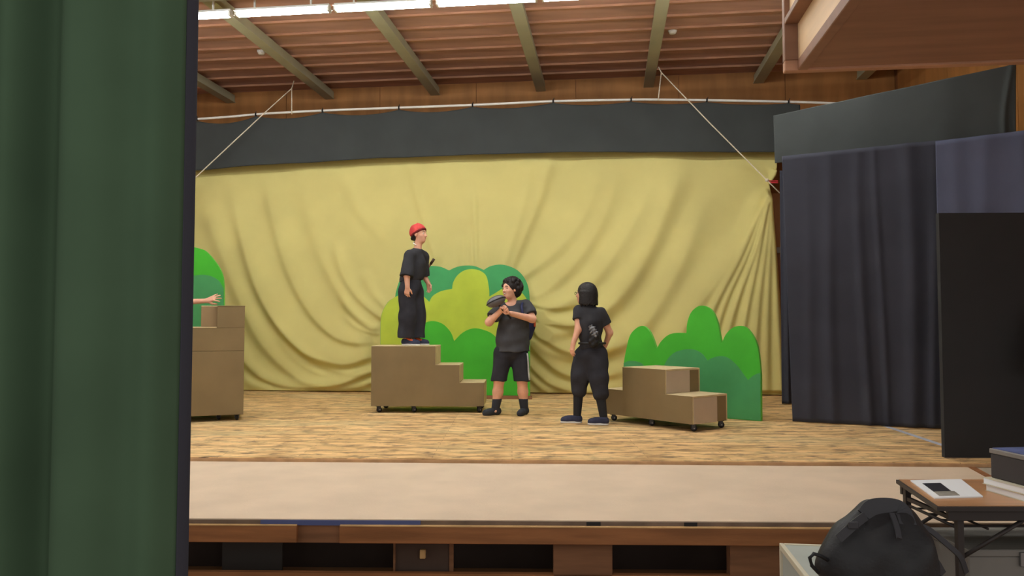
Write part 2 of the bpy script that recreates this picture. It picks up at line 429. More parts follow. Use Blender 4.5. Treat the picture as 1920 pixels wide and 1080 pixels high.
for i, (q0, q1, lb) in enumerate(((1098, 1124, 'short black tape patch on the stage edge, nearer the stage middle'), (1278, 1302, 'short black tape patch on the stage edge, nearer the grey trunk'))):
    t_ = box('edge_tape', fx(q0), fx(q1), -0.012, -0.0085, -0.075, -0.036, M_black, loc=(0, 4.58, 0)); t_.rotation_euler.z = -math.atan(0.022)
    tag(t_, lb, 'tape', 'black tape patches on the stage edge')

# ------------------------------------------------------------------ walls and ceiling (building axes)
TW = 13.45; ZC = 5.40
wb = obox('wall_back', -9.5, 6.5, TW, TW + 0.15, -0.05, ZC + 0.1, M_wall2); tag(wb, kind='structure')
for i in range(9):
    s0 = -9.4 + i * 1.77
    obox('panel', s0, s0 + 1.76, TW - 0.02, TW - 0.0005, 2.4, ZC - 0.001, M_wall, wb)
obox('panel_rail', -9.4, 6.4, TW - 0.035, TW - 0.001, 2.3, 2.395, mat('grey_rail', (150, 142, 128), 0.6), wb)
wr = obox('wall_right', 4.75, 4.9, 3.8, TW - 0.04, -0.05, ZC + 0.1, M_wall2); tag(wr, kind='structure')
for i in range(5):
    t0 = 4.0 + i * 1.85
    obox('panel', 4.73, 4.7495, t0, t0 + 1.84, 2.0, ZC - 0.001, M_wall, wr)
wl = obox('wall_left', -9.5, -9.35, 3.8, TW - 0.04, -0.05, ZC + 0.1, M_wall2); tag(wl, kind='structure')
ce = obox('ceiling', -9.5, 6.5, 2.0, TW + 0.1, ZC, ZC + 0.08, M_deck); tag(ce, kind='structure')
t = TW - 0.42
while t > 2.2:
    obox('purlin', -9.4, 6.4, t - 0.024, t + 0.024, ZC - 0.032, ZC - 0.0005, M_purlin, ce); t -= 0.455
for px, py in ((428, 190), (612, 181), (812, 173), (1013, 166), (1217, 157), (1430, 143), (1630, 135)):
    p = gz(px, py, 5.2); s_ = p.dot(EB)
    bm_ = obox('steel_beam', s_ - 0.085, s_ + 0.085, 2.2, TW - 0.03, 5.2, 5.215, M_steel, ce)
    obox('beam_web', s_ - 0.07, s_ + 0.07, 2.2, TW - 0.03, 5.2152, 5.343, M_steel, bm_)
# light row beam across the stage
la, lb_ = gz(440, 26, 4.95), gz(1010, 2, 4.95)
TL = (la.dot(DB) + lb_.dot(DB)) / 2
cb = obox('cross_beam', -9.4, 4.7, TL - 0.42, TL - 0.12, 5.09, 5.1985, M_steel, ce)
obox('cross_beam', -9.4, 4.7, 6.0, 6.22, 5.03, 5.1985, M_steel, ce)

def fixture(s0, s1, t, z, label, group):
    r = empty('fluorescent_fixture', B((s0 + s1) / 2, t, z)); r.rotation_euler.z = -YAW
    h = (s1 - s0) / 2
    box('batten', -h, h, -0.035, 0.035, 0.034, 0.075, M_white, r, 0.004)
    box('shield_plate', -h, h, -0.085, 0.085, 0.027, 0.0335, M_white, r)  # plate added wide above the tubes to block their upward light
    for sg in (-1, 1):
        V, Fc = tube_geo([(-h + 0.025, 0.026 * sg, 0), (h - 0.025, 0.026 * sg, 0)], 0.016, 10)
        raw('tube', V, Fc, M_tube, r, True)
    for sg in (-1, 1):
        box('socket', sg * (h - 0.012) - 0.012, sg * (h - 0.012) + 0.012, -0.05, 0.05, -0.016, 0.03, M_white, r)
    for sg in (-1, 1):
        box('hanger', sg * h * 0.6 - 0.01, sg * h * 0.6 + 0.01, -0.012, 0.012, 0.075, 0.26, M_white, r)
    tag(r, label, 'ceiling light', group); return r
names = ['just behind the green curtain edge', 'first whole one from the green curtain', 'second whole one from the green curtain', 'third whole one from the green curtain', 'last one, leaving the top of the picture']
s_ref = gz(622, 18, 4.95).dot(EB); step = (gz(1012, 1, 4.95).dot(EB) - s_ref) / 2
k0 = s_ref - 2 * step
for i in range(-1, 7):
    s0 = k0 + i * step + 0.03; s1 = k0 + (i + 1) * step - 0.03
    if s1 > 4.6: break
    lab = 'lit fluorescent fixture under the pale cross beam, ' + names[i] if 0 <= i < 5 else 'lit fluorescent fixture of the stage row, outside the picture'
    fixture(s0, s1, TL, 4.95, lab, 'fluorescent row under the pale cross beam')
for i in range(-1, 6):
    s0 = k0 + i * step + 0.03
    fixture(s0, s0 + step - 0.06, 6.11, 4.95, 'lit fluorescent fixture above the front of the stage, out of the picture', 'fluorescent row above the front of the stage')
# smoke detectors
for px, py, lb in ((490, 97, 'small white smoke detector on the ceiling above the left rope'), (1261, 58, 'small white smoke detector on the ceiling right of a steel beam')):
    p = gz(px, py, ZC - 0.03)
    r = empty('smoke_detector', p)
    V, Fc = tube_geo([(0, 0, -0.045), (0, 0, -0.04), (0, 0, -0.02), (0, 0, -0.005)], 0.05, 16, rads=[0.025, 0.045, 0.055, 0.06]); raw('housing', V, Fc, M_white, r, True)
    V, Fc = tube_geo([(0, 0, -0.005), (0, 0, 0.0295)], 0.066, 16); raw('mount', V, Fc, M_white, r)
    tag(r, lb, 'smoke detector', 'smoke detectors on the stage ceiling')

# ------------------------------------------------------------------ wooden loft hanging over the hall, top right
ZL = 2.6
c0 = gz(1470, 132, ZL); ls, lt = c0.dot(EB), c0.dot(DB)
loft = empty('loft', B(ls, lt, ZL)); loft.rotation_euler.z = -YAW
def lbox(name, x0, x1, y0, y1, z0, z1, m, bev=0.004): return box(name, x0, x1, y0, y1, z0, z1, m, loft, bev)
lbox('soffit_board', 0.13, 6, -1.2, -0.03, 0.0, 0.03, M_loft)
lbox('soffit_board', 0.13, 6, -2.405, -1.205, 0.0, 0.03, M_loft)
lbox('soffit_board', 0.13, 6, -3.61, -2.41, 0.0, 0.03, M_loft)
lbox('end_rail', 0.0, 6, -0.028, 0.03, -0.012, 0.05, M_purlin)
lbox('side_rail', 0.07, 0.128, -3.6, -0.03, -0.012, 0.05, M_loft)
lbox('corner_stile', 0.0, 0.10, -0.0275, 0.03, 0.0505, 1.2, M_loft)
lbox('side_panel', 0.075, 0.095, -3.6, -0.03, 0.051, 0.262, M_loftp, 0.0)
lbox('side_ledge', 0.0, 0.13, -3.6, -0.03, 0.263, 0.30, M_loft)
lbox('side_panel', 0.03, 0.05, -3.6, -0.03, 0.301, 1.2, M_loftp, 0.0)
lbox('back_panel', 0.105, 6, 0.0, 0.03, 0.051, 1.2, M_loft, 0.0)
lbox('knot', 2.12, 2.21, -0.47, -0.43, -0.0015, 0.001, M_dark, 0.0)
tag(loft, 'brown plywood loft box with pale boarded side over the hall', 'loft')
loft['kind'] = 'structure'

# ================================================================== STAGE CLOTHS
YB0, YBS = 12.45, -0.103
NB = Vector((-YBS, 1, 0)).normalized() * -1       # towards the camera: plane Y - YBS*X = YB0
NB = Vector((YBS, -1, 0)).normalized()
def planeP(PX, PY, y0, ys):
    x = (PX - 960) / F; yy = (540 - PY) / F
    dx, dy, dz = x, CT - yy * ST, ST + yy * CT
    t_ = y0 / (dy - ys * dx)
    return np.stack([dx * t_, dy * t_, EYE + dz * t_], -1)
def polydist(PX, PY, pts):
    """signed distance (px) to a polyline and the arc position 0..1; sign > 0 on the right of travel"""
    pts = np.array(catmull(pts, 6)); best = np.full(PX.shape, 1e9); sg = np.zeros(PX.shape); tt = np.zeros(PX.shape)
    ln = np.concatenate([[0], np.cumsum(np.linalg.norm(np.diff(pts, axis=0), axis=1))])
    for i in range(len(pts) - 1):
        a_, b__ = pts[i], pts[i + 1]; d_ = b__ - a_; l2 = d_ @ d_ + 1e-9
        h_ = np.clip(((PX - a_[0]) * d_[0] + (PY - a_[1]) * d_[1]) / l2, 0, 1)
        ex = PX - a_[0] - h_ * d_[0]; ey = PY - a_[1] - h_ * d_[1]; dd = np.hypot(ex, ey)
        mk = dd < best
        best[mk] = dd[mk]; sg[mk] = np.sign(d_[0] * ey - d_[1] * ex)[mk]; tt[mk] = ((ln[i] + h_ * math.sqrt(l2)) / ln[-1])[mk]
    return best * sg, tt
def fold(PX, PY, pts, amp, wl, wr, e0=0.15, e1=0.15):
    s_, t_ = polydist(PX, PY, pts); t_ = np.clip(t_, 0.0, 1.0)
    if pts[0][0] > 1430: gl_, gr_ = 0.5 + 1.2 * t_, 0.5 + 1.2 * t_
    elif pts[0][0] < pts[-1][0]: gl_, gr_ = 1.0, 1 + 1.0 * (1 - t_) ** 1.3
    else: gl_, gr_ = 1 + 0.9 * (1 - t_) ** 1.3, 1.0
    w_ = np.where(s_ > 0, wr * gr_, wl * gl_)
    if pts[0][0] <= 1430 and len(pts) > 4: amp = amp * (0.65 + 0.45 * t_)
    env = np.clip(t_ / max(e0, 1e-3), 0, 1) * np.clip((1 - t_) / max(e1, 1e-3), 0, 1)
    env = env * env * (3 - 2 * env)
    return amp * env * np.exp(-(s_ / w_) ** 2)
nr, nc = 300, 620
u = np.linspace(0, 1, nc)[None, :]; v = np.linspace(0, 1, nr)[:, None]
PY = 248 + v * (741 - 248) + 0 * u
XR = np.interp(PY[:, 0], [248, 290, 312, 330, 345, 362, 420, 500, 620, 741], [1456, 1456, 1457, 1454, 1443, 1445, 1451, 1458, 1466, 1474])[:, None]
PX = 268 + u * (XR - 268)
PYb = PY + 0 * PX
# bottom follows the floor: slide rows so that the lowest sits at z = 0.012
Xf = (PX - 960) / F * 12.5; Yp = YB0 + YBS * Xf
tb = -(EYE - 0.012) / Yp; yb = (tb * CT - ST) / (CT + tb * ST); PYbot = 540 - yb * F
PYb = 248 + v * (PYbot - 248)
D_ = np.zeros(PX.shape)
FOLDS = [  # points, amplitude (m), width left, width right of travel (px)
 ([(374, 322), (392, 390), (418, 470), (455, 565), (500, 650), (560, 705), (630, 722), (700, 706)], .055, 26, 9, .2, .1),
 ([(430, 318), (452, 420), (480, 520), (520, 600), (570, 655), (620, 676), (660, 680), (710, 662)], .10, 34, 8, .3, .05),
 ([(497, 318), (514, 407), (543, 507), (580, 580), (622, 624), (660, 640), (712, 640)], .055, 28, 7, .15, .1),
 ([(560, 310), (580, 400), (604, 480), (636, 545), (672, 590), (716, 618)], .035, 22, 9, .3, .1),
 ([(626, 440), (644, 507), (676, 560), (722, 600)], .04, 16, 6, .2, .05),
 ([(636, 545), (660, 584), (692, 612), (716, 616)], .03, 9, 5, .3, .1),
 ([(641, 585), (668, 611), (700, 624), (716, 624)], .02, 7, 4, .3, .1),
 ([(680, 500), (700, 548), (730, 580)], .03, 12, 7, .3, .1),
 ([(500, 560), (530, 615), (575, 660), (620, 690), (670, 700), (700, 690)], .03, 10, 6, .3, .1),
 ([(512, 610), (545, 660), (590, 695), (640, 708)], .02, 8, 5, .3, .3),
 ([(440, 640), (470, 685), (505, 712), (560, 724), (640, 718), (710, 692)], .07, 14, 5, .1, .05),
 ([(450, 700), (480, 722), (530, 734), (600, 734), (660, 728), (710, 712)], .05, 8, 6, .1, .05),
 ([(640, 312), (668, 382), (704, 432), (740, 470)], .022, 16, 10, .2, .4),
 ([(768, 300), (787, 386), (822, 500)], .024, 11, 5, .1, .1),
 ([(888, 330), (891, 420), (893, 505)], .022, 5, 5, .4, .1),
 ([(860, 420), (862, 505)], .012, 6, 6, .5, .1),
 ([(876, 400), (878, 505)], .012, 6, 6, .5, .1),
 ([(998, 290), (985, 366), (948, 490), (930, 545)], .045, 8, 18, .1, .1),
 ([(1036, 290), (1005, 388), (962, 496), (944, 548)], .045, 7, 20, .1, .1),
 ([(1128, 310), (1096, 400), (1052, 463), (1000, 505), (960, 530)], .035, 9, 22, .1, .1),
 ([(1160, 304), (1134, 400), (1087, 482), (1031, 540), (990, 560)], .045, 10, 24, .15, .05),
 ([(1230, 300), (1196, 400), (1150, 480), (1090, 548), (1030, 580), (990, 586)], .06, 11, 24, .25, .05),
 ([(1285, 295), (1258, 366), (1219, 461), (1170, 545), (1110, 600), (1050, 622), (990, 610)], .10, 13, 34, .15, .05),
 ([(1330, 330), (1300, 430), (1262, 520), (1215, 600), (1160, 648), (1090, 670), (1030, 655), (990, 622)], .075, 12, 30, .3, .05),
 ([(1130, 548), (1075, 572), (1030, 576), (985, 566)], .06, 5, 22, .3, .03),
 ([(1150, 590), (1085, 608), (1035, 604), (985, 588)], .085, 5, 20, .3, .03),
 ([(1175, 640), (1105, 662), (1060, 655), (1020, 632), (985, 600)], .085, 6, 20, .2, .03),
 ([(1190, 690), (1115, 706), (1060, 700), (1020, 672), (985, 634)], .08, 6, 18, .2, .03),
 ([(1180, 722), (1095, 733), (1040, 722), (1005, 695), (980, 664)], .06, 5, 12, .2, .03),
 ([(1040, 740), (1010, 722), (982, 694)], .04, 4, 8, .2, .03),
 ([(1436, 345), (1380, 470), (1290, 600), (1235, 690)], .06, 10, 26, .1, .2),
 ([(1438, 350), (1392, 470), (1338, 574), (1290, 700)], .07, 6, 9, .08, .2),
 ([(1439, 350), (1402, 470), (1356, 574), (1320, 700)], .06, 5, 7, .08, .2),
 ([(1440, 350), (1412, 470), (1372, 590), (1345, 710)], .07, 6, 9, .08, .2),
 ([(1440, 352), (1420, 470), (1394, 600), (1376, 735)], .07, 6, 9, .08, .1),
 ([(1441, 352), (1430, 470), (1416, 600), (1408, 738)], .08, 7, 11, .08, .02),
 ([(1442, 352), (1440, 470), (1436, 600), (1434, 738)], .08, 7, 9, .08, .02),
 ([(1443, 352), (1450, 470), (1456, 600), (1462, 738)], .08, 6, 8, .08, .02),
 ([(1443, 340), (1420, 318), (1380, 296)], .02, 8, 8, .1, .4),
 ([(1441, 346), (1455, 318)], .05, 5, 5, .1, .1),
]
for fd in FOLDS: D_ += fold(PX, PYb, *fd)
D_ += 0.010 * np.sin(PX / 47.0 + 1.3 * np.sin(PYb / 130)) + 0.006 * np.sin(PX / 21.0 + PYb / 60)
D_ = np.clip(D_ * 1.35, -0.03, 0.24)
Pw = planeP(PX, PYb, YB0, YBS) + D_[..., None] * np.array(NB)[None, None]
Pw[..., 2] = np.maximum(Pw[..., 2], 0.006)
yb_o = cloth_thick(grid_obj('backdrop_cloth', Pw, M_yellow), 0.004)
tag(yb_o, 'large mustard yellow draped backdrop cloth hanging across the stage', 'backdrop')

# white pipe with ties
pp = [(225, 233), (330, 226), (430, 219), (500, 213), (640, 206), (885, 197), (1035, 190), (1183, 187), (1240, 187), (1325, 188), (1480, 191), (1600, 195)]
Q = [planeP(np.array(float(x)), np.array(float(y)), YB0 - 0.15, YBS) for x, y in catmull(pp, 5)]
pr = empty('curtain_pipe', tuple(Q[0]))
def local(pts, r): return [Vector(p) - r.location for p in pts]
tube('pipe', local(Q, pr), 0.02, M_pipe, pr, 10)
ties = [250, 370, 480, 605, 748, 886, 1037, 1183, 1325, 1478]
for x in ties:
    y = np.interp(x, [p[0] for p in pp], [p[1] for p in pp])
    c = Vector(planeP(np.array(float(x)), np.array(float(y)), YB0 - 0.15, YBS)) - pr.location
    V, Fc = tube_geo([c + Vector((-0.012, 0, 0)), c + Vector((0.012, 0, 0))], 0.028, 10)
    tb_ = raw('tie', V, Fc, M_black, pr, True)
    tube('tie_tail', [c + Vector((0, -0.03, 0.01)), c + Vector((0.015, -0.035, 0.045))], 0.006, M_black, tb_, 6)
    tube('tie_tail', [c + Vector((0, -0.03, -0.01)), c + Vector((-0.01, -0.03, -0.06))], 0.006, M_black, tb_, 6)
tag(pr, 'long white curtain pipe with black ties below the ceiling', 'pipe')
# charcoal border under the pipe
nc2, nr2 = 400, 30
ux = np.linspace(235, 1500, nc2)[None, :]; vv2 = np.linspace(0, 1, nr2)[:, None]
ytop = np.interp(ux, [p[0] for p in pp], [p[1] for p in pp])
tie_arr = np.array([225] + ties + [1620]); kk = np.searchsorted(tie_arr, ux) - 1
fr = (ux - tie_arr[kk]) / (tie_arr[kk + 1] - tie_arr[kk])
ytop = ytop + 3 + 9 * np.sin(np.pi * fr) ** 0.8 * np.interp(ux, [300, 700, 1200, 1500], [1.0, .9, .55, .4])
ybt = np.interp(ux, [235, 375, 480, 600, 700, 780, 900, 1040, 1170, 1455, 1500], [331, 319, 310, 304, 297, 294, 290, 286, 285, 285.5, 286])
PX2 = ux + 0 * vv2; PY2 = ytop + (ybt - ytop) * vv2
dB = 0.012 * np.sin(PX2 / 33) * vv2 + 0.008 * np.sin(PX2 / 14 + 1) * vv2 + 0.01 * np.sin(PX2 / 71)
Gb = planeP(PX2, PY2, YB0 - 0.205, YBS) + dB[..., None] * np.array(NB)
tag(cloth_thick(grid_obj('border_curtain', Gb, M_border), 0.004), 'long charcoal border cloth hanging above the yellow backdrop', 'curtain')
# ropes
def rope(name, pxs, label, group='white ropes holding up the backdrop'):
    P = [planeP(np.array(float(x)), np.array(float(y)), YB0 - o, YBS) for x, y, o in pxs]
    r = empty(name, tuple(P[0])); P = local(P, r)
    V, Fc = tube_geo(P, 0.009, 7); raw('cord', V, Fc, M_rope, r, True)
    return tag(r, label, 'rope', group), P
r1, _ = rope('rope', [(551, 152, .02), (547, 166, .10), (500, 208, .34), (378, 322, .38), (272, 421, .36)], 'thin white rope running diagonally to the green curtain')
tube('drop_cord', [Vector(planeP(np.array(547.), np.array(166.), YB0 - .10, YBS)) - r1.location, Vector(planeP(np.array(547.), np.array(214.), YB0 - .19, YBS)) - r1.location], 0.009, M_rope, r1, 7)
r2, P2 = rope('rope', [(1235, 126, .05), (1240, 136, .12), (1330, 230, .36), (1438, 338, .38), (1462, 362, .38)], 'thin white rope running diagonally to the right backdrop corner')
tube('drop_cord', [Vector(planeP(np.array(1240.), np.array(136.), YB0 - .12, YBS)) - r2.location, Vector(planeP(np.array(1234.), np.array(188.), YB0 - .19, YBS)) - r2.location], 0.009, M_rope, r2, 7)
bmk = bmesh.new(); bmesh.ops.create_icosphere(bmk, subdivisions=2, radius=0.03); bm_obj('knot', bmk, M_rope, r2, True, loc=P2[3])
pc = Vector(planeP(np.array(1450.), np.array(341.), YB0 - .36, YBS))
cl = empty('clip', pc)
box('jaw', -0.07, 0.07, -0.012, 0.012, 0.004, 0.022, mat('red_plastic', (190, 52, 58), 0.5), cl, 0.003)
box('jaw', -0.07, 0.07, -0.012, 0.012, -0.022, -0.004, mat('red_plastic', (190, 52, 58), 0.5), cl, 0.003)
tag(cl, 'small red clip gathering the right corner of the backdrop', 'clip')

def quad_cloth(name, TLc, TRc, BRc, BLc, YL, YR, m, folds, label, cat='curtain', nr=60, nc=160, thick=0.006, floor=False):
    """cloth between four pixel corners on a vertical plane running from depth YL (left) to YR (right)"""
    a_ = at(*TLc, YL); b__ = at(*TRc, YR); ys = (b__.y - a_.y) / (b__.x - a_.x); y0 = a_.y - ys * a_.x
    n_ = np.array(Vector((ys, -1, 0)).normalized())
    u = np.linspace(0, 1, nc)[None, :]; v = np.linspace(0, 1, nr)[:, None]
    X_ = (TLc[0] * (1 - u) + TRc[0] * u) * (1 - v) + (BLc[0] * (1 - u) + BRc[0] * u) * v
    Y_ = (TLc[1] * (1 - u) + TRc[1] * u) * (1 - v) + (BLc[1] * (1 - u) + BRc[1] * u) * v
    d = np.zeros(X_.shape)
    for (c, wd, amp, grow) in folds:
        d += amp * np.exp(-((u - c - 0.02 * np.sin(3 * v + c * 9)) / wd) ** 2) * (1 - grow + grow * v)
    G = planeP(X_, Y_, y0, ys) + d[..., None] * n_
    if floor: G[..., 2] = np.maximum(G[..., 2], 0.005)
    o = cloth_thick(grid_obj(name, G, m), thick)
    return tag(o, label, cat)
quad_cloth('border_curtain', (1450, 217), (1905, 120), (1905, 262), (1453, 306), 9.45, 8.25, M_border,
           [(0.15, .05, .02, .5), (.4, .08, .02, .4), (.7, .06, .02, .5), (.97, .012, .03, .2)], 'charcoal border cloth rising to the right above the navy curtain')
quad_cloth('wing_curtain', (1466, 293), (1790, 260), (1800, 805), (1486, 790), 8.85, 8.15, M_navy,
           [(0.12, .03, .02, .9), (.26, .035, .035, .7), (.45, .03, .045, .8), (.55, .02, .025, .6), (.72, .05, .05, .5), (.86, .03, .03, .8)], 'navy black wing curtain reaching down to the boards', floor=True)
quad_cloth('wing_curtain', (1462, 320), (1500, 320), (1504, 757), (1466, 757), 10.72, 10.70, M_navy, [(.3, .1, .04, .5), (.7, .1, .03, .5)],
           'narrow dark curtain edge showing behind the navy wing curtain', nc=40, floor=True)
quad_cloth('wing_curtain', (1754, 265), (2060, 228), (2060, 830), (1766, 815), 8.02, 7.4, M_blue, [(.1, .05, .02, .6), (.3, .06, .03, .6), (.55, .05, .03, .6), (.8, .05, .03, .6)],
           'slate blue wing curtain behind the top of the black flat', floor=True)
# black flat (braced panel)
p = gz(1772, 866, -0.034)
fl = empty('black_flat', (p.x, p.y, -0.034)); fl.rotation_euler.z = -0.03
wd = 1.25; ht = 2.085
box('panel', 0, wd, 0, 0.012, 0.0, ht, M_flat, fl)
for x0 in (0.0, wd - 0.04): box('stile', x0, x0 + 0.04, 0.0125, 0.05, 0, ht, M_flat, fl)
for z0 in (0.0, 1.0, ht - 0.04): box('rail', 0.041, wd - 0.041, 0.0125, 0.05, z0, z0 + 0.04, M_flat, fl)
tube('brace', [(0.3, 0.05, 1.4), (0.3, 0.6, 0.015)], 0.015, M_flat, fl)
tag(fl, 'tall matt black flat standing at the right of the stage', 'panel')
# cloth hanging at the flat's right side
sd = SDF((-0.12, -0.14, -0.32), (0.25, 0.1, 0.32), 0.012)
sd.cap((0.1, 0, 0.22), (0.03, 0, -0.2), 0.05, 0.075); sd.cap((0.12, 0.0, 0.24), (0.14, 0, -0.24), 0.06, 0.07)
sd.wrinkle(lambda P: 0.006 * np.sin(P[..., 0] * 60 + P[..., 2] * 14))
jp = at(1912, 640, 6.27); jp.x += 0.08
jr = empty('hanging_cloth', jp); sd.obj('cloth', M_jacket, jr)
tube('hook', [(0.11, 0.085, 0.30), (0.11, 0.0, 0.30), (0.11, -0.01, 0.27)], 0.006, M_chrome, jr, 6)
tag(jr, 'dark grey green cloth hanging on the black flat at the right edge of the picture', 'cloth')

# ------------------------------------------------------------------ foreground green curtain
nc3, nr3 = 420, 24
xs = np.linspace(-2.6, 0, nc3); zs = np.linspace(3.2, -0.44, nr3)
Yc = 1.55
e = at(322, 540, Yc).x
fold3 = 0.034 * np.cos((xs) / 0.147 * 2 * np.pi * 0.5) + 0.018 * np.sin(xs / 0.071 * 2 * np.pi * 0.5 + 0.6) + 0.01 * np.sin(xs * 61)
G3 = np.zeros((nr3, nc3, 3)); G3[..., 0] = (xs + e)[None]; G3[..., 1] = Yc + fold3[None] * (0.8 + 0.4 * np.linspace(0, 1, nr3)[:, None]); G3[..., 2] = zs[:, None]
gc = empty('stage_curtain', (e, Yc, -0.44))
def shift(o, r): o.data.transform(Matrix.Translation(-r.location)); o.parent = r; return o
g_ = cloth_thick(grid_obj('drape', G3, M_green), 0.004); shift(g_, gc)
G4 = np.zeros((nr3, 14, 3)); uu = np.linspace(0, 1, 14)
G4[..., 0] = (e + 0.012 * np.sin(uu * np.pi * 0.5))[None]; G4[..., 1] = (Yc + fold3[-1] + 0.028 * uu)[None]; G4[..., 2] = zs[:, None]
g2 = cloth_thick(grid_obj('lining_edge', G4, M_lining), 0.004); shift(g2, gc)
tube('rod', [(-2.6, 0, 3.66), (0.1, 0, 3.66)], 0.02, M_steel, gc)
tag(gc, 'dark green stage curtain hanging close in the left foreground', 'curtain')

# ================================================================== SCENERY: PAINTED BUSHES
def on(pts, p0, n): return [onplane(x, y, p0, n) for x, y in pts]
def bush(name, p0, n, outline, layers, label, thick, m0, me, base=None):
    n = Vector(n).normalized()
    o3 = on(outline, p0, n)
    base_p = Vector((sum(p.x for p in o3) / len(o3), sum(p.y for p in o3) / len(o3), 0.0))
    r = empty(name, base_p)
    def fix(o): o.data.transform(Matrix.Translation(-base_p)); return o
    o = fix(prism('board', o3, n, thick, m0, r, me))
    for i, (ol, m) in enumerate(layers):
        off = -n * (0.004 * (i + 1))
        pts = [q + off for q in on(ol, p0, n)]
        fix(prism('painted_hill', pts, n, 0.0038 + 0.004 * i * 0 , m, r))
    tag(r, label, 'bush cutout')
    return r, base_p
# centre
Yc0 = 11.6; n0 = (0.08, 1, 0)
pc0 = at(860, 745, Yc0)
def zfoot(pxx, p0, n): 
    # pixel row where the board meets the floor
    d = None
    lo, hi = 640, 900
    for _ in range(40):
        md = (lo + hi) / 2
        if onplane(pxx, md, p0, Vector(n).normalized()).z > 0.0: lo = md
        else: hi = md
    return lo - 0.3
pc0.z = 0
fl0 = zfoot(713, pc0, n0); fr0 = zfoot(994, pc0, n0)
out_c = path([(713, fl0), (713, 622)], [(713, 622), (715, 591), (726, 568), (741, 556.5)], [(741, 556.5), (743, 545), (752, 522), (775, 505), (803, 499), (825, 500), (842, 507)],
             [(842, 507), (855, 501), (871, 498), (890, 499), (907, 506)], [(907, 506), (920, 499), (938.5, 496), (957, 500), (973, 509), (986, 526), (992, 547), (994, 580)], [(994, 580), (994, fr0)])
lime = path([(713.6, fl0 - 1), (713.6, 622)], [(713.6, 622), (715.5, 591), (726.5, 568.4), (742, 556.5), (760, 550), (778, 549), (792, 554), (805, 566)],
            [(805, 566), (811.5, 555), (827, 546), (847.7, 541.7)], [(847.7, 541.7), (850, 529), (858, 516), (871, 507), (886.6, 504.6), (902, 508.5), (912.5, 519), (917, 542), (917.5, 556)],
            [(917.5, 556), (928, 550), (943, 541), (958, 538), (975, 546), (988, 562), (993.4, 588)], [(993.4, 588), (993.4, fr0 - 1)])
grn = path([(760, fl0 - 2), (766, 660)], [(766, 660), (774, 632), (790, 610), (809, 602), (829.6, 607), (845, 622.6), (851.6, 639.4)],
           [(851.6, 639.4), (866, 625), (881.4, 617), (897, 616), (917.7, 622.6), (930.7, 633), (945, 652)], [(945, 652), (955, 632), (972, 622), (993, 620)], [(993, 620), (993, fr0 - 2)])
bc, bcp = bush('bush_cutout', pc0, n0, out_c, [(lime, M_g3), (grn, M_g1)], 'tall painted bush cutout with teal, lime and grass green hills behind the person in shorts', 0.03, M_g4, M_fascia_dk)
pL, pR = onplane(712, fl0, pc0, Vector(n0).normalized()) - bcp, onplane(996, fr0, pc0, Vector(n0).normalized()) - bcp
bmq = bmesh.new(); bbox(bmq, pL.x, pR.x + 0.02, -0.06, -0.02, 0.0, 0.05)
ob = bm_obj('base_strip', bmq, M_fascia_dk, bc)
ob.rotation_euler.z = -math.atan(0.08)
box('brace', pL.x + 0.5, pL.x + 0.54, 0.06, 0.5, 0.0, 0.04, M_fascia_dk, bc); box('brace', pR.x - 0.54, pR.x - 0.5, 0.06, 0.5, 0, 0.04, M_fascia_dk, bc)
# marks on the lime paint
# right
pr0 = gz(1426, 790, 0.0); nR = (0.62, 0.78, 0)
flr = zfoot(1169, pr0, nR); frr = zfoot(1427, pr0, nR)
out_r = path([(1169, flr), (1169, 687)], [(1169, 687), (1172, 666), (1180, 632), (1191, 617), (1204, 611), (1215, 617.8), (1223, 632), (1229, 649), (1232, 653.5)],
             [(1232, 653.5), (1238, 642), (1250, 630), (1264.4, 624.5), (1287, 624.5)], [(1287, 624.5), (1288.5, 606), (1295, 587), (1306, 576), (1317, 573), (1330, 578), (1339, 589), (1346, 608), (1349.5, 627), (1353, 644)],
             [(1353, 644), (1361, 627), (1373, 615), (1387, 611), (1400, 615), (1412, 630), (1420, 649), (1424, 675), (1426.5, 704)], [(1426.5, 704), (1427, frr)])
dk1 = path([(1169.6, flr - 1), (1169.6, 681)], [(1169.6, 681), (1178, 677), (1190, 677), (1203, 681), (1209, 688)], [(1209, 688), (1222, 686), (1233, 684), (1245, 686)],
           [(1245, 686), (1248, 680), (1255, 669.5), (1267, 660), (1286, 655), (1303, 656), (1317, 663.5), (1327, 676)], [(1327, 676), (1336.6, 670.7), (1351, 667.6), (1365.5, 671), (1382, 685), (1394, 701), (1403, 713)],
           [(1403, 713), (1410, 706), (1419, 701), (1426, 699)], [(1426, 699), (1426.4, frr - 1)])
br_, brp = bush('bush_cutout', pr0, nR, out_r, [(dk1, M_g2)], 'grass green painted bush cutout with bottle green hills behind the right stepped box', 0.045, M_g1, M_g1e)
# left
pl0 = Vector((0, 10.75, 0)); nL = (0.1, 1, 0)
fll = zfoot(160, pl0, nL); flr_ = zfoot(420, pl0, nL)
out_l = path([(160, fll), (160, 640)], [(160, 640), (166, 600), (186, 572), (210, 560), (236, 568)], [(236, 568), (246, 520), (275, 485), (315, 466), (350, 462), (370, 465), (387, 472), (406.7, 495), (417, 515), (420, 535)], [(420, 535), (420, flr_)])
dk_l = path([(161, fll - 1), (161, 660)], [(161, 660), (200, 620), (250, 610), (280, 630)], [(280, 630), (300, 560), (330, 525), (370, 516), (393, 517), (410, 526), (419.4, 541)], [(419.4, 541), (419.4, flr_ - 1)])
bush('bush_cutout', pl0, nL, out_l, [(dk_l, M_g2)], 'green bush cutout half hidden by the dark green curtain at left', 0.03, M_g1, M_g1e)

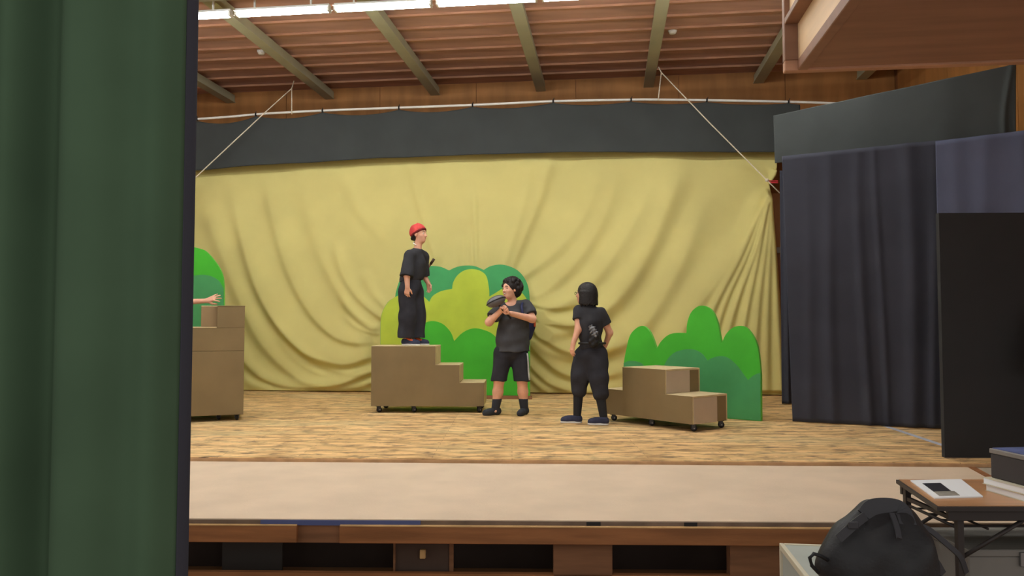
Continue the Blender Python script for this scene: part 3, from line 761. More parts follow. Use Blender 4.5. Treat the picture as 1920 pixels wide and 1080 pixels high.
# ================================================================== STEPPED BOXES ON CASTERS
def caster(parent, x, y, zt, rz=0.0):
    r = 0.034
    c = box('caster_plate', -0.035, 0.035, -0.03, 0.03, zt - 0.008, zt - 0.0005, M_black, parent); c.location = (x, y, 0); c.rotation_euler.z = rz
    for sy in (-1, 1): box('fork', -0.014, 0.026, sy * 0.02 - 0.003, sy * 0.02 + 0.003, r * 0.7, zt - 0.008, mat('dark_steel', (70, 70, 74), 0.4), c)
    V, Fc = tube_geo([(0.012, -0.015, r), (0.012, -0.008, r), (0.012, 0.008, r), (0.012, 0.015, r)], r, 18, rads=[r * .8, r, r, r * .8]); raw('wheel', V, Fc, M_black, c, True)
    V, Fc = tube_geo([(0.012, -0.026, r), (0.012, 0.026, r)], 0.007, 8); raw('axle', V, Fc, M_chrome, c)
def cbox(parent, name, x0, x1, y0, y1, z0, z1, m, bev=0.003): return box(name, x0, x1, y0, y1, z0, z1, m, parent, bev)
# centre stepped box: front face at Y = 9.72
Y0 = 9.72; k = Y0 / F
X0, X1 = (697 - 960) * k, (908 - 960) * k
zt = [EYE - (q - 606) * k for q in (649, 684, 717)]; zb = 0.085
cc = empty('stepped_box', (X0, Y0, 0)); cc.rotation_euler.z = -0.015
xs_ = [0, (817 - 697) * k, (862 - 697) * k, X1 - X0]; dep = 0.62
V = [(0, zb), (xs_[3], zb), (xs_[3], zt[2]), (xs_[2], zt[2]), (xs_[2], zt[1]), (xs_[1], zt[1]), (xs_[1], zt[0]), (0, zt[0])]
prism('front_panel', [Vector((x, 0, z)) for x, z in V], Vector((0, 1, 0)), 0.018, M_box, cc, M_boxe)
prism('rear_panel', [Vector((x, dep - 0.018, z)) for x, z in V], Vector((0, 1, 0)), 0.018, M_box, cc, M_boxe)
tops = []
for i in range(3):
    xa = 0 if i == 0 else xs_[i]; xb = xs_[i + 1]
    tops.append(cbox(cc, 'tread', xa, xb + 0.004, 0.0185, dep - 0.0185, zt[i] - 0.018, zt[i] + 0.003, M_boxe))
    lo = zt[i + 1] if i < 2 else zb
    cbox(cc, 'riser', xb - 0.018, xb + 0.003, 0.0185, dep - 0.0185, lo + 0.0035, zt[i] - 0.0185, M_boxe)
cbox(cc, 'side_panel', 0, 0.018, 0.0185, dep - 0.0185, zb, zt[0] - 0.019, M_box)
for x, y in ((0.08, 0.07), (0.52, 0.07), (xs_[3] - 0.07, 0.07), (0.08, dep - 0.07), (xs_[3] - 0.07, dep - 0.07)): caster(cc, x, y, zb, 0.5)
tag(cc, 'drab brown stepped box on casters carrying the person in red cap', 'stepped box')
ZTOP = zt[0] + 0.003
# right stepped box (turned)
C0 = gz(1299, 811, 0.0); ax = Vector((-0.62, 0.785, 0)).normalized(); ay = Vector((0.785, 0.62, 0)).normalized()
rc = empty('stepped_box', C0); rc.rotation_euler.z = math.atan2(-ax.y, -ax.x)
# local x = towards the near right corner (negative of ax): box spans x in [-LEN, 0], y in [0, WID]
LEN, WID = 1.27, 0.58
zb = 0.08; zl = 0.365; zh = 0.625; xa, xb = -0.98, -0.36
V = [(-LEN, zb), (0, zb), (0, zl), (xb, zl), (xb, zh), (xa, zh), (xa, zl), (-LEN, zl)]
prism('front_panel', [Vector((x, 0, z)) for x, z in V], Vector((0, 1, 0)), 0.018, M_box, rc, M_boxe)
prism('rear_panel', [Vector((x, WID - 0.018, z)) for x, z in V], Vector((0, 1, 0)), 0.018, M_box, rc, M_boxe)
sp = WID * 0.70
cbox(rc, 'end_panel', -0.018, 0.003, 0.0185, sp, zb, zl - 0.019, M_boxg); cbox(rc, 'end_panel', -0.018, 0.002, sp + 0.0005, WID - 0.0185, zb, zl - 0.019, M_box)
cbox(rc, 'riser', xb - 0.018, xb + 0.003, 0.0185, sp, zl + 0.004, zh - 0.019, M_boxg); cbox(rc, 'riser', xb - 0.018, xb + 0.002, sp + 0.0005, WID - 0.0185, zl + 0.004, zh - 0.019, M_box)
cbox(rc, 'riser', xa, xa + 0.018, 0.0185, WID - 0.0185, zl + 0.004, zh - 0.019, M_box); cbox(rc, 'end_panel', -LEN, -LEN + 0.018, 0.0185, WID - 0.0185, zb, zl - 0.019, M_box)
cbox(rc, 'tread', xb, 0.003, 0.0185, WID - 0.0185, zl - 0.018, zl + 0.003, M_boxe); cbox(rc, 'tread', xa, xb + 0.003, 0.0185, WID - 0.0185, zh - 0.018, zh + 0.003, M_boxe)
cbox(rc, 'tread', -LEN, xa, 0.0185, WID - 0.0185, zl - 0.018, zl + 0.003, M_boxe)
for x, y in ((-0.05, 0.06), (-0.05, WID - 0.06), (-0.62, 0.06), (-LEN + 0.08, 0.06), (-LEN + 0.08, WID - 0.06)): caster(rc, x, y, zb, 0.9)
tag(rc, 'low stepped box with grey end panel in front of the right bush', 'stepped box')
# left stepped box
Y0 = 8.97; TH = 0.34
pcr = at(458, 658, Y0); nlc = Vector((-math.sin(TH), math.cos(TH), 0)); dlc = Vector((math.cos(TH), math.sin(TH), 0))
def lx(px): return (onplane(px, 658, pcr, nlc) - pcr).dot(dlc)
def lz(px, py): return onplane(px, py, pcr, nlc).z
Xr = 0.0; X405 = lx(406); X375 = lx(375); Xl = lx(235)
lc = empty('stepped_box', (pcr.x, pcr.y, 0), TH)
z0, z1, z2, z3 = 0.07, lz(420, 658), lz(400, 613), lz(440, 573)
cbox(lc, 'lower_box', Xl - Xr, 0, 0, 0.72, z0, z1 - 0.003, M_box)
cbox(lc, 'upper_box', Xl - Xr, 0, 0.002, 0.72, z1, z2 - 0.012, M_box)
cbox(lc, 'tread', Xl - Xr, X405 - Xr - 0.001, 0.0, 0.72, z2 - 0.0115, z2, M_boxe)
cbox(lc, 'top_box', X405 - Xr, 0, 0.002, 0.72, z2 - 0.0115, z3 - 0.012, M_box)
cbox(lc, 'top_box', X375 - Xr, X405 - Xr - 0.001, 0.12, 0.72, z2 + 0.0005, z3 - 0.012, mat('lighter_drab_ply', (150, 126, 92), 0.6, 0.08, 3))
cbox(lc, 'tread', X405 - Xr, 0.003, 0, 0.72, z3 - 0.0115, z3, M_box); cbox(lc, 'tread', X375 - Xr, X405 - Xr - 0.001, 0.12, 0.72, z3 - 0.0115, z3, M_boxe)
for x, y in ((-0.07, 0.06), (-0.27, 0.16), (Xl - Xr + 0.1, 0.06), (Xl - Xr + 0.1, 0.6), (-0.08, 0.66)): caster(lc, x, y, z0, 1.4)
tag(lc, 'tall drab brown stacked step unit beside the dark green curtain', 'stepped box')

# ================================================================== PEOPLE
def vv(p): return Vector(p)
def hand(sd, wrist, d, n, thumb, curl=(0.25, 0.3, 0.25), spread=0.12, sc=1.0):
    """five-fingered hand: d = finger direction, n = palm normal (fingers curl towards it), thumb = +1/-1 side"""
    d = nrm(d); n = Vector(n); n = nrm(n - d * n.dot(d)); u = d.cross(n) * thumb
    W = Vector(wrist)
    for o, l in ((0.026, .082), (0.009, .088), (-0.009, .085), (-0.025, .078)):
        sd.cap(W + u * o * 0.5 * sc + d * 0.01, W + u * o * sc + d * l * sc, 0.017 * sc, 0.0135 * sc, 0.014)
    for o, l, ln in ((0.027, .080, .070), (0.009, .088, .080), (-0.009, .085, .075), (-0.026, .077, .058)):
        p = W + u * o * sc + d * l * sc; a = 0.0
        dd0 = nrm(d + u * (o * spread / 0.027))
        for j, f in enumerate((0.45, 0.32, 0.25)):
            a += curl[j]
            dd = dd0 * math.cos(a) + n * math.sin(a)
            q = p + dd * ln * f * sc
            sd.cap(p, q, (0.0098 - 0.0008 * j) * sc, (0.0092 - 0.0008 * j) * sc, 0.003); p = q
    p = W + u * 0.018 * sc + d * 0.022 * sc + n * 0.004
    t1 = nrm(d * 0.62 + u * 0.66 + n * 0.42); q = p + t1 * 0.045 * sc
    sd.cap(p, q, 0.0155 * sc, 0.0125 * sc, 0.012)
    t2 = nrm(d * 0.85 + u * (0.22 - 0.3 * curl[1]) + n * (0.35 + 0.4 * curl[1])); q2 = q + t2 * 0.030 * sc; sd.cap(q, q2, 0.0118 * sc, 0.0105 * sc, 0.004)
    sd.cap(q2, q2 + nrm(t2 + n * curl[1]) * 0.022 * sc, 0.0105 * sc, 0.009 * sc, 0.003)
def frame_of(f, tilt=0.0, nod=0.0):
    f = nrm(f); up = Vector((0, 0, 1)); r = f.cross(up).normalized()       # r = the person's right
    f2 = nrm(f * math.cos(nod) + up * math.sin(nod)); u2 = r.cross(f2)
    u3 = nrm(u2 * math.cos(tilt) + r * math.sin(tilt)); r3 = f2.cross(u3)
    return f2, r3, u3
def head(sd, c, fr, sc=1.0, smile=False):
    f, r, u = fr; c = Vector(c)
    def P(a, b, d): return c + (f * a + r * b + u * d) * sc
    A = (f, r, u)
    sd.ell(P(-0.012, 0, 0.03), (0.096 * sc, 0.076 * sc, 0.09 * sc), A, 0.02)
    sd.ell(P(0.022, 0, -0.035), (0.068 * sc, 0.060 * sc, 0.085 * sc), A, 0.03)
    sd.ell(P(0.045, 0, -0.088), (0.036 * sc, 0.036 * sc, 0.026 * sc), A, 0.03)             # chin
    for sg in (-1, 1):
        sd.ell(P(0.055, 0.034 * sg, -0.028), (0.026 * sc, 0.024 * sc, 0.026 * sc), A, 0.02)  # cheek
        sd.cap(P(0.078, 0.012 * sg, 0.026), P(0.066, 0.045 * sg, 0.024), 0.009 * sc, 0.009 * sc, 0.012)  # brow
        sd.ell(P(-0.008, 0.078 * sg, -0.008), (0.020 * sc, 0.010 * sc, 0.032 * sc), A, 0.006)  # ear
        sd.ell(P(0.096, 0.031 * sg, 0.004), (0.016 * sc, 0.020 * sc, 0.011 * sc), A, 0.010, 'sub')  # eye socket
    sd.cap(P(0.084, 0, 0.012), P(0.104, 0, -0.028), 0.008 * sc, 0.0125 * sc, 0.010)        # nose
    for sg in (-1, 1): sd.ell(P(0.092, 0.012 * sg, -0.033), (0.010 * sc,) * 3, A, 0.006)
    sd.cap(P(0.082, -0.018, -0.060), P(0.082, 0.018, -0.060), 0.0085 * sc, 0.0085 * sc, 0.010)  # lips mound
    if smile: sd.cap(P(0.09, -0.02, -0.058), P(0.09, 0.02, -0.058), 0.008 * sc, 0.008 * sc, 0.004, 'sub')
    return P, A
def sphere_obj(name, c, r, m, parent, org, sub=2, scale=None, A=None):
    bm = bmesh.new(); bmesh.ops.create_icosphere(bm, subdivisions=sub, radius=1.0)
    Mx = Matrix.Diagonal(Vector((r, r, r) if scale is None else scale)).to_4x4()
    if A is not None: Mx = Matrix(A).transposed().to_4x4() @ Mx
    bmesh.ops.transform(bm, matrix=Matrix.Translation(Vector(c) - Vector(org)) @ Mx, verts=bm.verts)
    return bm_obj(name, bm, m, parent, True)
def face(P, A, par, org, sc=1.0, smile=False, closed=False):
    f, r, u = A
    for sg in (-1, 1):
        if closed:
            tube('eye', [P(0.079, (0.031 + d) * sg, 0.004 + h) - org for d, h in ((-0.013, -0.003), (-0.005, 0.002), (0.005, 0.002), (0.013, -0.003))], 0.0025 * sc, M_pupil, par, 6)
        else:
            e = sphere_obj('eye', P(0.074, 0.031 * sg, 0.004), 0.0105 * sc, M_eye, par, org)
            sphere_obj('iris', P(0.0835, 0.031 * sg, 0.004), 0.0050 * sc, M_pupil, e, org, 1)
        tube('eyebrow', [P(a_, b_, c_) - org for a_, b_, c_ in ((0.088, 0.014 * sg, 0.028), (0.086, 0.030 * sg, 0.034), (0.074, 0.047 * sg, 0.029))], 0.0035 * sc, M_hair, par, 6)
    if smile:
        sphere_obj('mouth', P(0.081, 0, -0.060), 1, M_lip, par, org, 2, (0.010 * sc, 0.024 * sc, 0.011 * sc), A)
        sphere_obj('teeth', P(0.084, 0, -0.057), 1, M_teeth, par, org, 2, (0.009 * sc, 0.019 * sc, 0.006 * sc), A)
    else:
        sphere_obj('mouth', P(0.086, 0, -0.060), 1, M_lip, par, org, 2, (0.0065 * sc, 0.021 * sc, 0.0055 * sc), A)
def shoe(parent, org, heel, toe, m, h=0.075, sole=True, trim=None, lace=True, boot=None):
    """heel, toe: points at sole level"""
    heel, toe = Vector(heel), Vector(toe); d = nrm(toe - heel); s_ = d.cross(Vector((0, 0, 1)))
    z = Vector((0, 0, 1)); L_ = (toe - heel).length
    lo = np.minimum(heel, toe) - 0.09; hi = np.maximum(heel, toe) + 0.09; lo[2] = heel.z - 0.02; hi[2] = heel.z + (boot or h) + 0.1
    sd = SDF(lo, hi, 0.006)
    sd.cap(heel + d * 0.035 + z * 0.045, toe - d * 0.05 + z * 0.034, 0.038, 0.036, 0.03)
    sd.cap(toe - d * 0.08 + z * 0.034, toe - d * 0.035 + z * 0.030, 0.042, 0.032, 0.03)
    sd.cap(heel + d * 0.04 + z * 0.05, heel + d * 0.055 + z * (boot or h), 0.040, 0.042, 0.03)
    sd.cap(heel + d * 0.055 + z * h * 0.95, heel + d * L_ * 0.55 + z * 0.05, 0.035, 0.03, 0.03)
    sd.cut(heel + z * (0.018 if sole else 0.002), (0, 0, -1)); sd.cut(heel + z * (boot or h) + z * 0.012, (0, 0, 1))
    o = sd.obj('shoe', m, parent, org)
    if sole:
        so = SDF(lo, hi, 0.006)
        so.cap(heel + d * 0.035 + z * 0.0, toe - d * 0.05, 0.041, 0.042, 0.02); so.cap(toe - d * 0.09, toe - d * 0.035, 0.045, 0.036, 0.02)
        so.cut(heel + z * 0.002, (0, 0, -1)); so.cut(heel + z * 0.038, (0, 0, 1))
        so.obj('sole', M_sole, o, org)
    if trim is not None:
        ts = SDF(lo, hi, 0.006)
        ts.cap(heel + d * L_ * 0.30 + z * 0.085 - s_ * 0.02, heel + d * L_ * 0.62 + z * 0.062 - s_ * 0.025, 0.02, 0.016)
        ts.cap(heel + d * L_ * 0.30 + z * 0.085 + s_ * 0.02, heel + d * L_ * 0.62 + z * 0.062 + s_ * 0.025, 0.02, 0.016)
        ts.obj('shoe_trim', trim, o, org)
    if lace:
        for i in range(3):
            c = heel + d * (L_ * (0.42 + 0.09 * i)) + z * (0.086 - 0.010 * i)
            tube('lace', [c - s_ * 0.022 - z * 0.006 - org, c + z * 0.004 - org, c + s_ * 0.022 - z * 0.006 - org], 0.003, M_sole, o, 5)
    return o
def wr(seed, amp, *waves):
    def fn(P):
        o = 0
        for (a, b, c, ph) in waves: o = o + np.sin(P[..., 0] * a + P[..., 1] * b + P[..., 2] * c + ph)
        return amp * o
    return fn

# ---------------------------------------------------------------- A: person in red cap, standing on the centre box
YA = 10.02; org = Vector(((772 - 960) / F * YA, YA, ZTOP))
def A_(px, py, dy=0.0): return at(px, py, YA + dy)
fA = Vector((0.93, -0.36, 0)); frA = frame_of(fA, 0.0, 0.0); rA = frA[1]
lo = (org.x - 0.45, YA - 0.45, ZTOP - 0.03); hi = (org.x + 0.5, YA + 0.45, ZTOP + 1.7)
hc = A_(786, 439)
hip = A_(771, 530); chest = A_(779, 488); neck = A_(783, 466)
shR = A_(768, 479, -0.15); shL = A_(794, 480, 0.14)
elR = A_(763, 515, -0.22); wrR = A_(764, 538, -0.24)
elL = A_(794, 516, 0.20); wrL = A_(803, 531, 0.16)
sd = SDF(lo, hi, 0.0065)
sd.chain([hip, A_(775, 508), chest, A_(781, 478)], [0.10, 0.09, 0.092, 0.06], 0.03)
sd.cap(shR, shL, 0.042, 0.042, 0.03); sd.cap(A_(782, 474), hc + Vector((0, 0, -0.06)), 0.052, 0.048, 0.03)
for s_, e_, w_ in ((shR, elR, wrR), (shL, elL, wrL)): sd.chain([s_, e_, w_], [0.052, 0.042, 0.029], 0.025)
hand(sd, wrR, A_(762, 556, -0.22) - wrR, (0.3, 0.9, 0), 1, (0.35, 0.45, 0.3), sc=0.95)
hand(sd, wrL, A_(806, 545, 0.14) - wrL, (-0.4, -0.9, 0), -1, (0.35, 0.5, 0.3), sc=0.95)
ftR = Vector((A_(762, 640, -0.09).x, YA - 0.09, ZTOP)); ftL = Vector((A_(778, 640).x, YA + 0.07, ZTOP))
for h_, k_, f_ in ((A_(766, 545, -0.08), A_(768, 590, -0.09), ftR), (A_(776, 545, 0.08), A_(780, 590, 0.08), ftL)):
    sd.chain([h_, k_, f_ + Vector((0, 0, 0.09))], [0.08, 0.058, 0.038], 0.03)
    sd.cap(f_ + Vector((0, 0, 0.05)), f_ + nrm(fA) * 0.13 + Vector((0, 0, 0.035)), 0.03, 0.026, 0.03)
P, A = head(sd, hc, frA)
pa = sd.obj('person', M_skin, None, org); pa.location = org
tag(pa, 'person in red cap, black T-shirt and loose black trousers standing on the centre box', 'person')
face(P, A, pa, org)
sd = SDF(lo, hi, 0.008)   # T-shirt, wide half sleeves
sd.chain([A_(768, 524), A_(773, 510), A_(778, 492), A_(781, 477)], [0.135, 0.13, 0.125, 0.075], 0.05)
sd.ell(A_(776, 502), (0.148, 0.14, 0.24), None, 0.04)
sd.cap(shR + Vector((0, 0, -0.005)), shL + Vector((0, 0, -0.005)), 0.06, 0.06, 0.04)
sd.cap(shR, elR + (elR - shR) * 0.10, 0.066, 0.088, 0.03, flat=True); sd.cap(shL, elL + (elL - shL) * 0.02, 0.064, 0.082, 0.03, flat=True)
sd.cap(A_(782, 473), shR, 0.06, 0.055, 0.03); sd.cap(A_(782, 473), shL, 0.06, 0.055, 0.03)
sd.ell(A_(787, 460), (0.060, 0.066, 0.054), None, 0.012, 'sub')
nS = nrm(elR - shR); 
sd.cut(A_(770, 527), (0.1, 0, -1))
sd.wrinkle(wr(1, 0.0028, (30, 5, 22, 0), (-18, 40, 12, 1.2), (12, 10, -34, 2)))
sd.obj('t_shirt', M_tee, pa, org)
sd = SDF(lo, hi, 0.008)   # loose trousers
sd.ell(A_(771, 534), (0.14, 0.15, 0.14), None, 0.05)
for h_, k_, b_ in ((A_(763, 548, -0.09), A_(765, 592, -0.09), A_(760, 634, -0.09)), (A_(778, 548, 0.08), A_(782, 592, 0.08), A_(782, 634, 0.07))):
    sd.chain([h_, k_, b_], [0.12, 0.108, 0.10], 0.05)
sd.cut(Vector((0, 0, ZTOP + 0.1)), (0, 0, -1)); sd.cut(A_(770, 517), (0, 0, 1))
sd.wrinkle(wr(2, 0.003, (34, 8, 6, 0.4), (-22, 28, 12, 1.9), (13, -9, 31, 0.2)))
sd.obj('trousers', M_trs, pa, org)
dS = nrm(Vector((0.96, -0.28, 0)))
for f_ in (ftR, ftL): shoe(pa, org, f_ - dS * 0.06, f_ + dS * 0.19, M_shoe, trim=M_orange)
f, r, u = A
cp = SDF(Vector(hc) - Vector((.16,) * 3), Vector(hc) + Vector((.16, .16, .2)), 0.006)   # cap dome
cp.ell(P(-0.022, 0, 0.034), (0.115, 0.095, 0.108), A, 0.01)
cp.cut(P(0.0, 0, 0.006), tuple(-(u * 0.86 + f * -0.0) + f * 0.5)); 
cp.wrinkle(wr(3, 0.0016, (70, 20, 30, 0), (-40, 60, 40, 1)))
cpo = cp.obj('cap', M_red, pa, org)
bd = SDF(Vector(hc) - Vector((.16,) * 3), Vector(hc) + Vector((.16, .16, .2)), 0.006)
bd.ell(P(-0.020, 0, 0.032), (0.118, 0.098, 0.109), A, 0.01)
nn = nrm(-(u * 0.86) + f * 0.5); bd.cut(P(0.0, 0, 0.004), tuple(nn)); bd.cut(P(0, 0, 0.006) - nn * 0.024, tuple(-nn))
bd.obj('cap_band', mat('dark_red_band', (112, 34, 34), 0.8), cpo, org)
sphere_obj('cap_button', P(-0.022, 0, 0.142), 0.010, M_red, cpo, org, 1)
hr = SDF(Vector(hc) - Vector((.16,) * 3), Vector(hc) + Vector((.16,) * 3), 0.006)
hr.ell(P(-0.035, 0, -0.01), (0.075, 0.079, 0.085), A, 0.01); hr.cap(P(-0.085, -0.03, -0.06), P(-0.085, 0.03, -0.06), 0.022, 0.022, 0.02)
hr.ell(P(0.075, 0, 0.07), (0.03, 0.06, 0.016), A, 0.01)
hr.cut(P(-0.012, 0, 0), tuple(nrm(f * 0.9 - u * 0.15)))
hr.obj('hair', M_hair, pa, org)
# towel at the nape, stick under the far arm
tube('neck_towel', [P(a_, b_, c_) - org for a_, b_, c_ in ((-0.05, -0.055, -0.125), (-0.075, 0, -0.10), (-0.05, 0.058, -0.125), (-0.01, 0.066, -0.15))], 0.007, M_white, pa, 8)
stk = empty('stick', A_(799, 508, 0.25))
sv = A_(812, 489, 0.2) - A_(797, 512, 0.2)
tube('shaft', [-sv * 0.9, sv * 0.55], 0.014, M_brownt, stk, 8)
tube('grip', [sv * 0.55, sv * 1.0], 0.018, mat('dark_brown_grip', (72, 52, 40), 0.7), stk, 8)
tag(stk, 'short brown wooden stick tucked under the arm of the person in cap', 'stick')

# ---------------------------------------------------------------- B: man with shorts swinging a dark prop
YM = 9.50; org = Vector(((955 - 960) / F * YM, YM, 0.0))
def M_(px, py, dy=0.0): return at(px, py, YM + dy)
fB = Vector((-0.72, -0.69, 0)); frB = frame_of(fB, 0.10, 0.06)
lo = (org.x - 0.45, YM - 0.5, -0.03); hi = (org.x + 0.45, YM + 0.4, 1.8)
hc = M_(956, 543, -0.04)
pel = M_(957, 655); wst = M_(960, 632); cst = M_(964, 595); nk = M_(962, 572)
shR = M_(938, 578, -0.06); shL = M_(988, 573, 0.02)
elR = M_(917, 604, -0.20); wrR = M_(939, 583, -0.27)
elL = M_(998, 598, -0.10); wrL = M_(958, 588, -0.27)
sd = SDF(lo, hi, 0.0065)
sd.chain([pel, wst, cst, M_(962, 578)], [0.135, 0.13, 0.135, 0.08], 0.06); sd.cap(shR, shL, 0.06, 0.06, 0.05)
sd.cap(M_(963, 577), hc + Vector((0.015, 0.01, -0.06)), 0.058, 0.052, 0.03)
for s_, e_, w_ in ((shR, elR, wrR), (shL, elL, wrL)): sd.chain([s_, e_, w_], [0.058, 0.047, 0.031], 0.025)
# the two fists close round the handle
hnd0, hnd1 = M_(955, 594, -0.31), M_(933, 570, -0.31); hd = nrm(hnd1 - hnd0)
hand(sd, wrR + Vector((-0.005, 0, 0)), Vector((0.75, -0.45, 0.55)), (0.2, -0.9, -0.5), -1, (1.1, 1.35, 1.0), 0.05, 1.0)
hand(sd, wrL, Vector((-0.9, -0.42, 0.12)), (-0.1, -0.4, 0.9), -1, (1.1, 1.35, 1.0), 0.05, 1.0)
ftR = Vector((M_(929, 772).x, YM - 0.02, 0)); ftL = Vector((M_(983, 772).x, YM - 0.0, 0))
hpR, knR, hpL, knL = M_(943, 668, 0), M_(936, 712, -0.03), M_(974, 668, 0), M_(979, 712, -0.03)
for h_, k_, f_ in ((hpR, knR, ftR), (hpL, knL, ftL)):
    sd.chain([h_, k_, k_ + (f_ - k_) * 0.35 + Vector((0, 0.02, 0)), f_ + Vector((0, 0.02, 0.09))], [0.092, 0.064, 0.062, 0.042], 0.03)
    sd.cap(f_ + Vector((0, 0, 0.05)), f_ + (Vector((-0.09, -0.035, 0.04)) if f_ is ftR else Vector((-0.04, -0.07, 0.04))), 0.028, 0.024, 0.03)
P, A = head(sd, hc, frB, 1.0, True)
pb = sd.obj('person', M_skin, None, org); pb.location = org
tag(pb, 'person in charcoal T-shirt and black shorts raising a dark prop with both hands', 'person')
face(P, A, pb, org, 1.0, True, True)
sd = SDF(lo, hi, 0.008)
sd.chain([M_(958, 655), M_(960, 630), M_(964, 598), M_(963, 580)], [0.175, 0.165, 0.165, 0.10], 0.06)
sd.ell(M_(962, 632), (0.205, 0.15, 0.30), None, 0.05); sd.ell(M_(960, 664), (0.222, 0.165, 0.14), None, 0.04)
sd.cap(shR, shL, 0.066, 0.068, 0.05)
sd.cap(shR, shR + (elR - shR) * 0.70, 0.066, 0.08, 0.03, flat=True); sd.cap(shL, shL + (elL - shL) * 0.72, 0.066, 0.084, 0.03, flat=True)
sd.ell(M_(957, 567, -0.05), (0.072, 0.085, 0.065), None, 0.012, 'sub')
sd.cut(M_(958, 659), (0, 0, -1))
sd.wrinkle(wr(4, 0.0032, (22, 5, 26, 0), (-30, 20, 18, 1.2), (12, 10, -44, 2)))
sd.obj('t_shirt', M_tee2, pb, org)
sd = SDF(lo, hi, 0.008)
sd.ell(M_(957, 660), (0.19, 0.15, 0.12), None, 0.05)
sd.chain([hpR + Vector((0, 0, 0.02)), knR], [0.115, 0.098], 0.04); sd.chain([hpL + Vector((0, 0, 0.02)), knL], [0.115, 0.098], 0.04)
sd.cut(M_(957, 714), (0, 0, -1)); sd.cut(M_(957, 650), (0, 0, 1))
sd.wrinkle(wr(5, 0.003, (40, 8, 6, 0.4), (-24, 22, 20, 1.9)))
so = sd.obj('shorts', M_trs, pb, org)
from mathutils.bvhtree import BVHTree
bt_ = BVHTree.FromPolygons([v.co.copy() for v in so.data.vertices], [tuple(p.vertices) for p in so.data.polygons])
for off in (0.0, 0.02):
    pts = []
    for yy_ in np.linspace(662, 712, 9):
        c_ = M_(976, yy_) - org
        h_ = bt_.ray_cast(c_ + Vector((0.4, -0.26 - off * 1.2, 0)), Vector((-0.4, 0.26, 0)).normalized())
        if h_[0] is not None: pts.append(h_[0] + h_[1] * 0.001)
    tube('side_stripe', pts, 0.0045, M_white, so, 6)
for k_, f_ in ((knR, ftR), (knL, ftL)):
    sk = SDF((f_.x - .2, f_.y - .2, -0.01), (f_.x + .2, f_.y + .2, 0.35), 0.007)
    sk.cap(f_ + Vector((0, 0.02, 0.08)), f_ + (k_ - f_) * 0.44 + Vector((0, 0.02, 0)), 0.05, 0.058, 0.02)
    sk.cut(f_ + Vector((0, 0, 0.20)), (0, 0, 1)); sk.obj('sock', M_sock, pb, org)
shoe(pb, org, ftR + Vector((0.06, 0.05, 0)), ftR + Vector((-0.155, -0.06, 0)), M_sock, sole=False, lace=False)
shoe(pb, org, ftL + Vector((0.03, 0.08, 0)), ftL + Vector((-0.07, -0.14, 0)), M_sock, sole=False, lace=False)
f, r, u = A
hr = SDF(Vector(hc) - Vector((.22,) * 3), Vector(hc) + Vector((.22,) * 3), 0.006)
hr.ell(P(-0.04, 0, 0.045), (0.118, 0.11, 0.10), A, 0.02); hr.ell(P(-0.08, 0, -0.02), (0.08, 0.10, 0.08), A, 0.03)
for i in range(190):
    th = rng.uniform(0, 2 * math.pi); ph = rng.uniform(-0.75, 1.45)
    dv = Vector((math.cos(ph) * math.cos(th), math.cos(ph) * math.sin(th), math.sin(ph)))
    if dv.x > 0.55 and dv.z < 0.45: continue
    if dv.x > 0.25 and dv.z < 0.0: continue
    q = P(-0.04 + dv.x * 0.122, dv.y * 0.118, 0.04 + dv.z * 0.106); rr = rng.uniform(0.013, 0.026)
    hr.ell(q, (rr, rr, rr * 1.1), None, 0.008)
hr.ell(P(0.10, 0, -0.03), (0.085, 0.078, 0.085), A, 0.012, 'sub')
hr.obj('hair', M_hair, pb, org)
# the dark oval-headed prop held in both fists
dp = empty('handheld_prop', hnd0)
tube('handle', [Vector((0, 0, 0)) - hd * 0.03, hnd1 - hnd0], 0.013, M_black, dp, 10)
sd = SDF((-0.5, -0.3, -0.3), (0.3, 0.3, 0.45), 0.007)
cc0, cc1 = M_(919, 569, -0.31) - hnd0, M_(938, 561, -0.29) - hnd0
ax1 = nrm(cc1 - cc0); ax2 = nrm(Vector((0.25, -0.9, 0.35))); ax2 = nrm(ax2 - ax1 * ax2.dot(ax1)); ax3 = ax1.cross(ax2)
sd.ell((cc0 + cc1) / 2 + Vector((0.01, 0, 0)), (0.12, 0.07, 0.066), (ax1, ax2, ax3), 0.01)
hdp = sd.obj('head', M_pan, dp)
rim = [(cc0 + cc1) / 2 + Vector((0.01, 0, 0)) + (ax1 * math.cos(q) * 0.121 + ax2 * math.sin(q) * 0.071) for q in np.linspace(0, 2 * math.pi, 40)]
tube('rim', rim, 0.006, M_black, hdp, 6)
tag(dp, 'dark grey oval headed prop held up by the person in shorts', 'prop')
# small navy pack on his back
bk = empty('backpack', M_(985, 610, 0.2))
sd = SDF((-0.25, -0.2, -0.3), (0.25, 0.25, 0.3), 0.008)
sd.ell((-0.03, 0.03, 0.0), (0.155, 0.09, 0.22), None, 0.02); sd.wrinkle(wr(9, 0.003, (30, 9, 20, 0), (-20, 15, 44, 1)))
bo = sd.obj('pack_body', M_navyb, bk)
box('pocket', 0.105, 0.13, -0.03, 0.06, -0.02, 0.08, M_orange, bo, 0.006)
sp_ = [M_(989, 592, 0.16), M_(985, 570, 0.09), M_(980, 565, 0.0), M_(978, 575, -0.13), M_(980, 590, -0.185)]
tube('shoulder_strap', [q - bk.location for q in sp_], 0.016, M_navyb, bk, 8)
tag(bk, 'small navy backpack with orange pocket worn by the person in shorts', 'backpack')

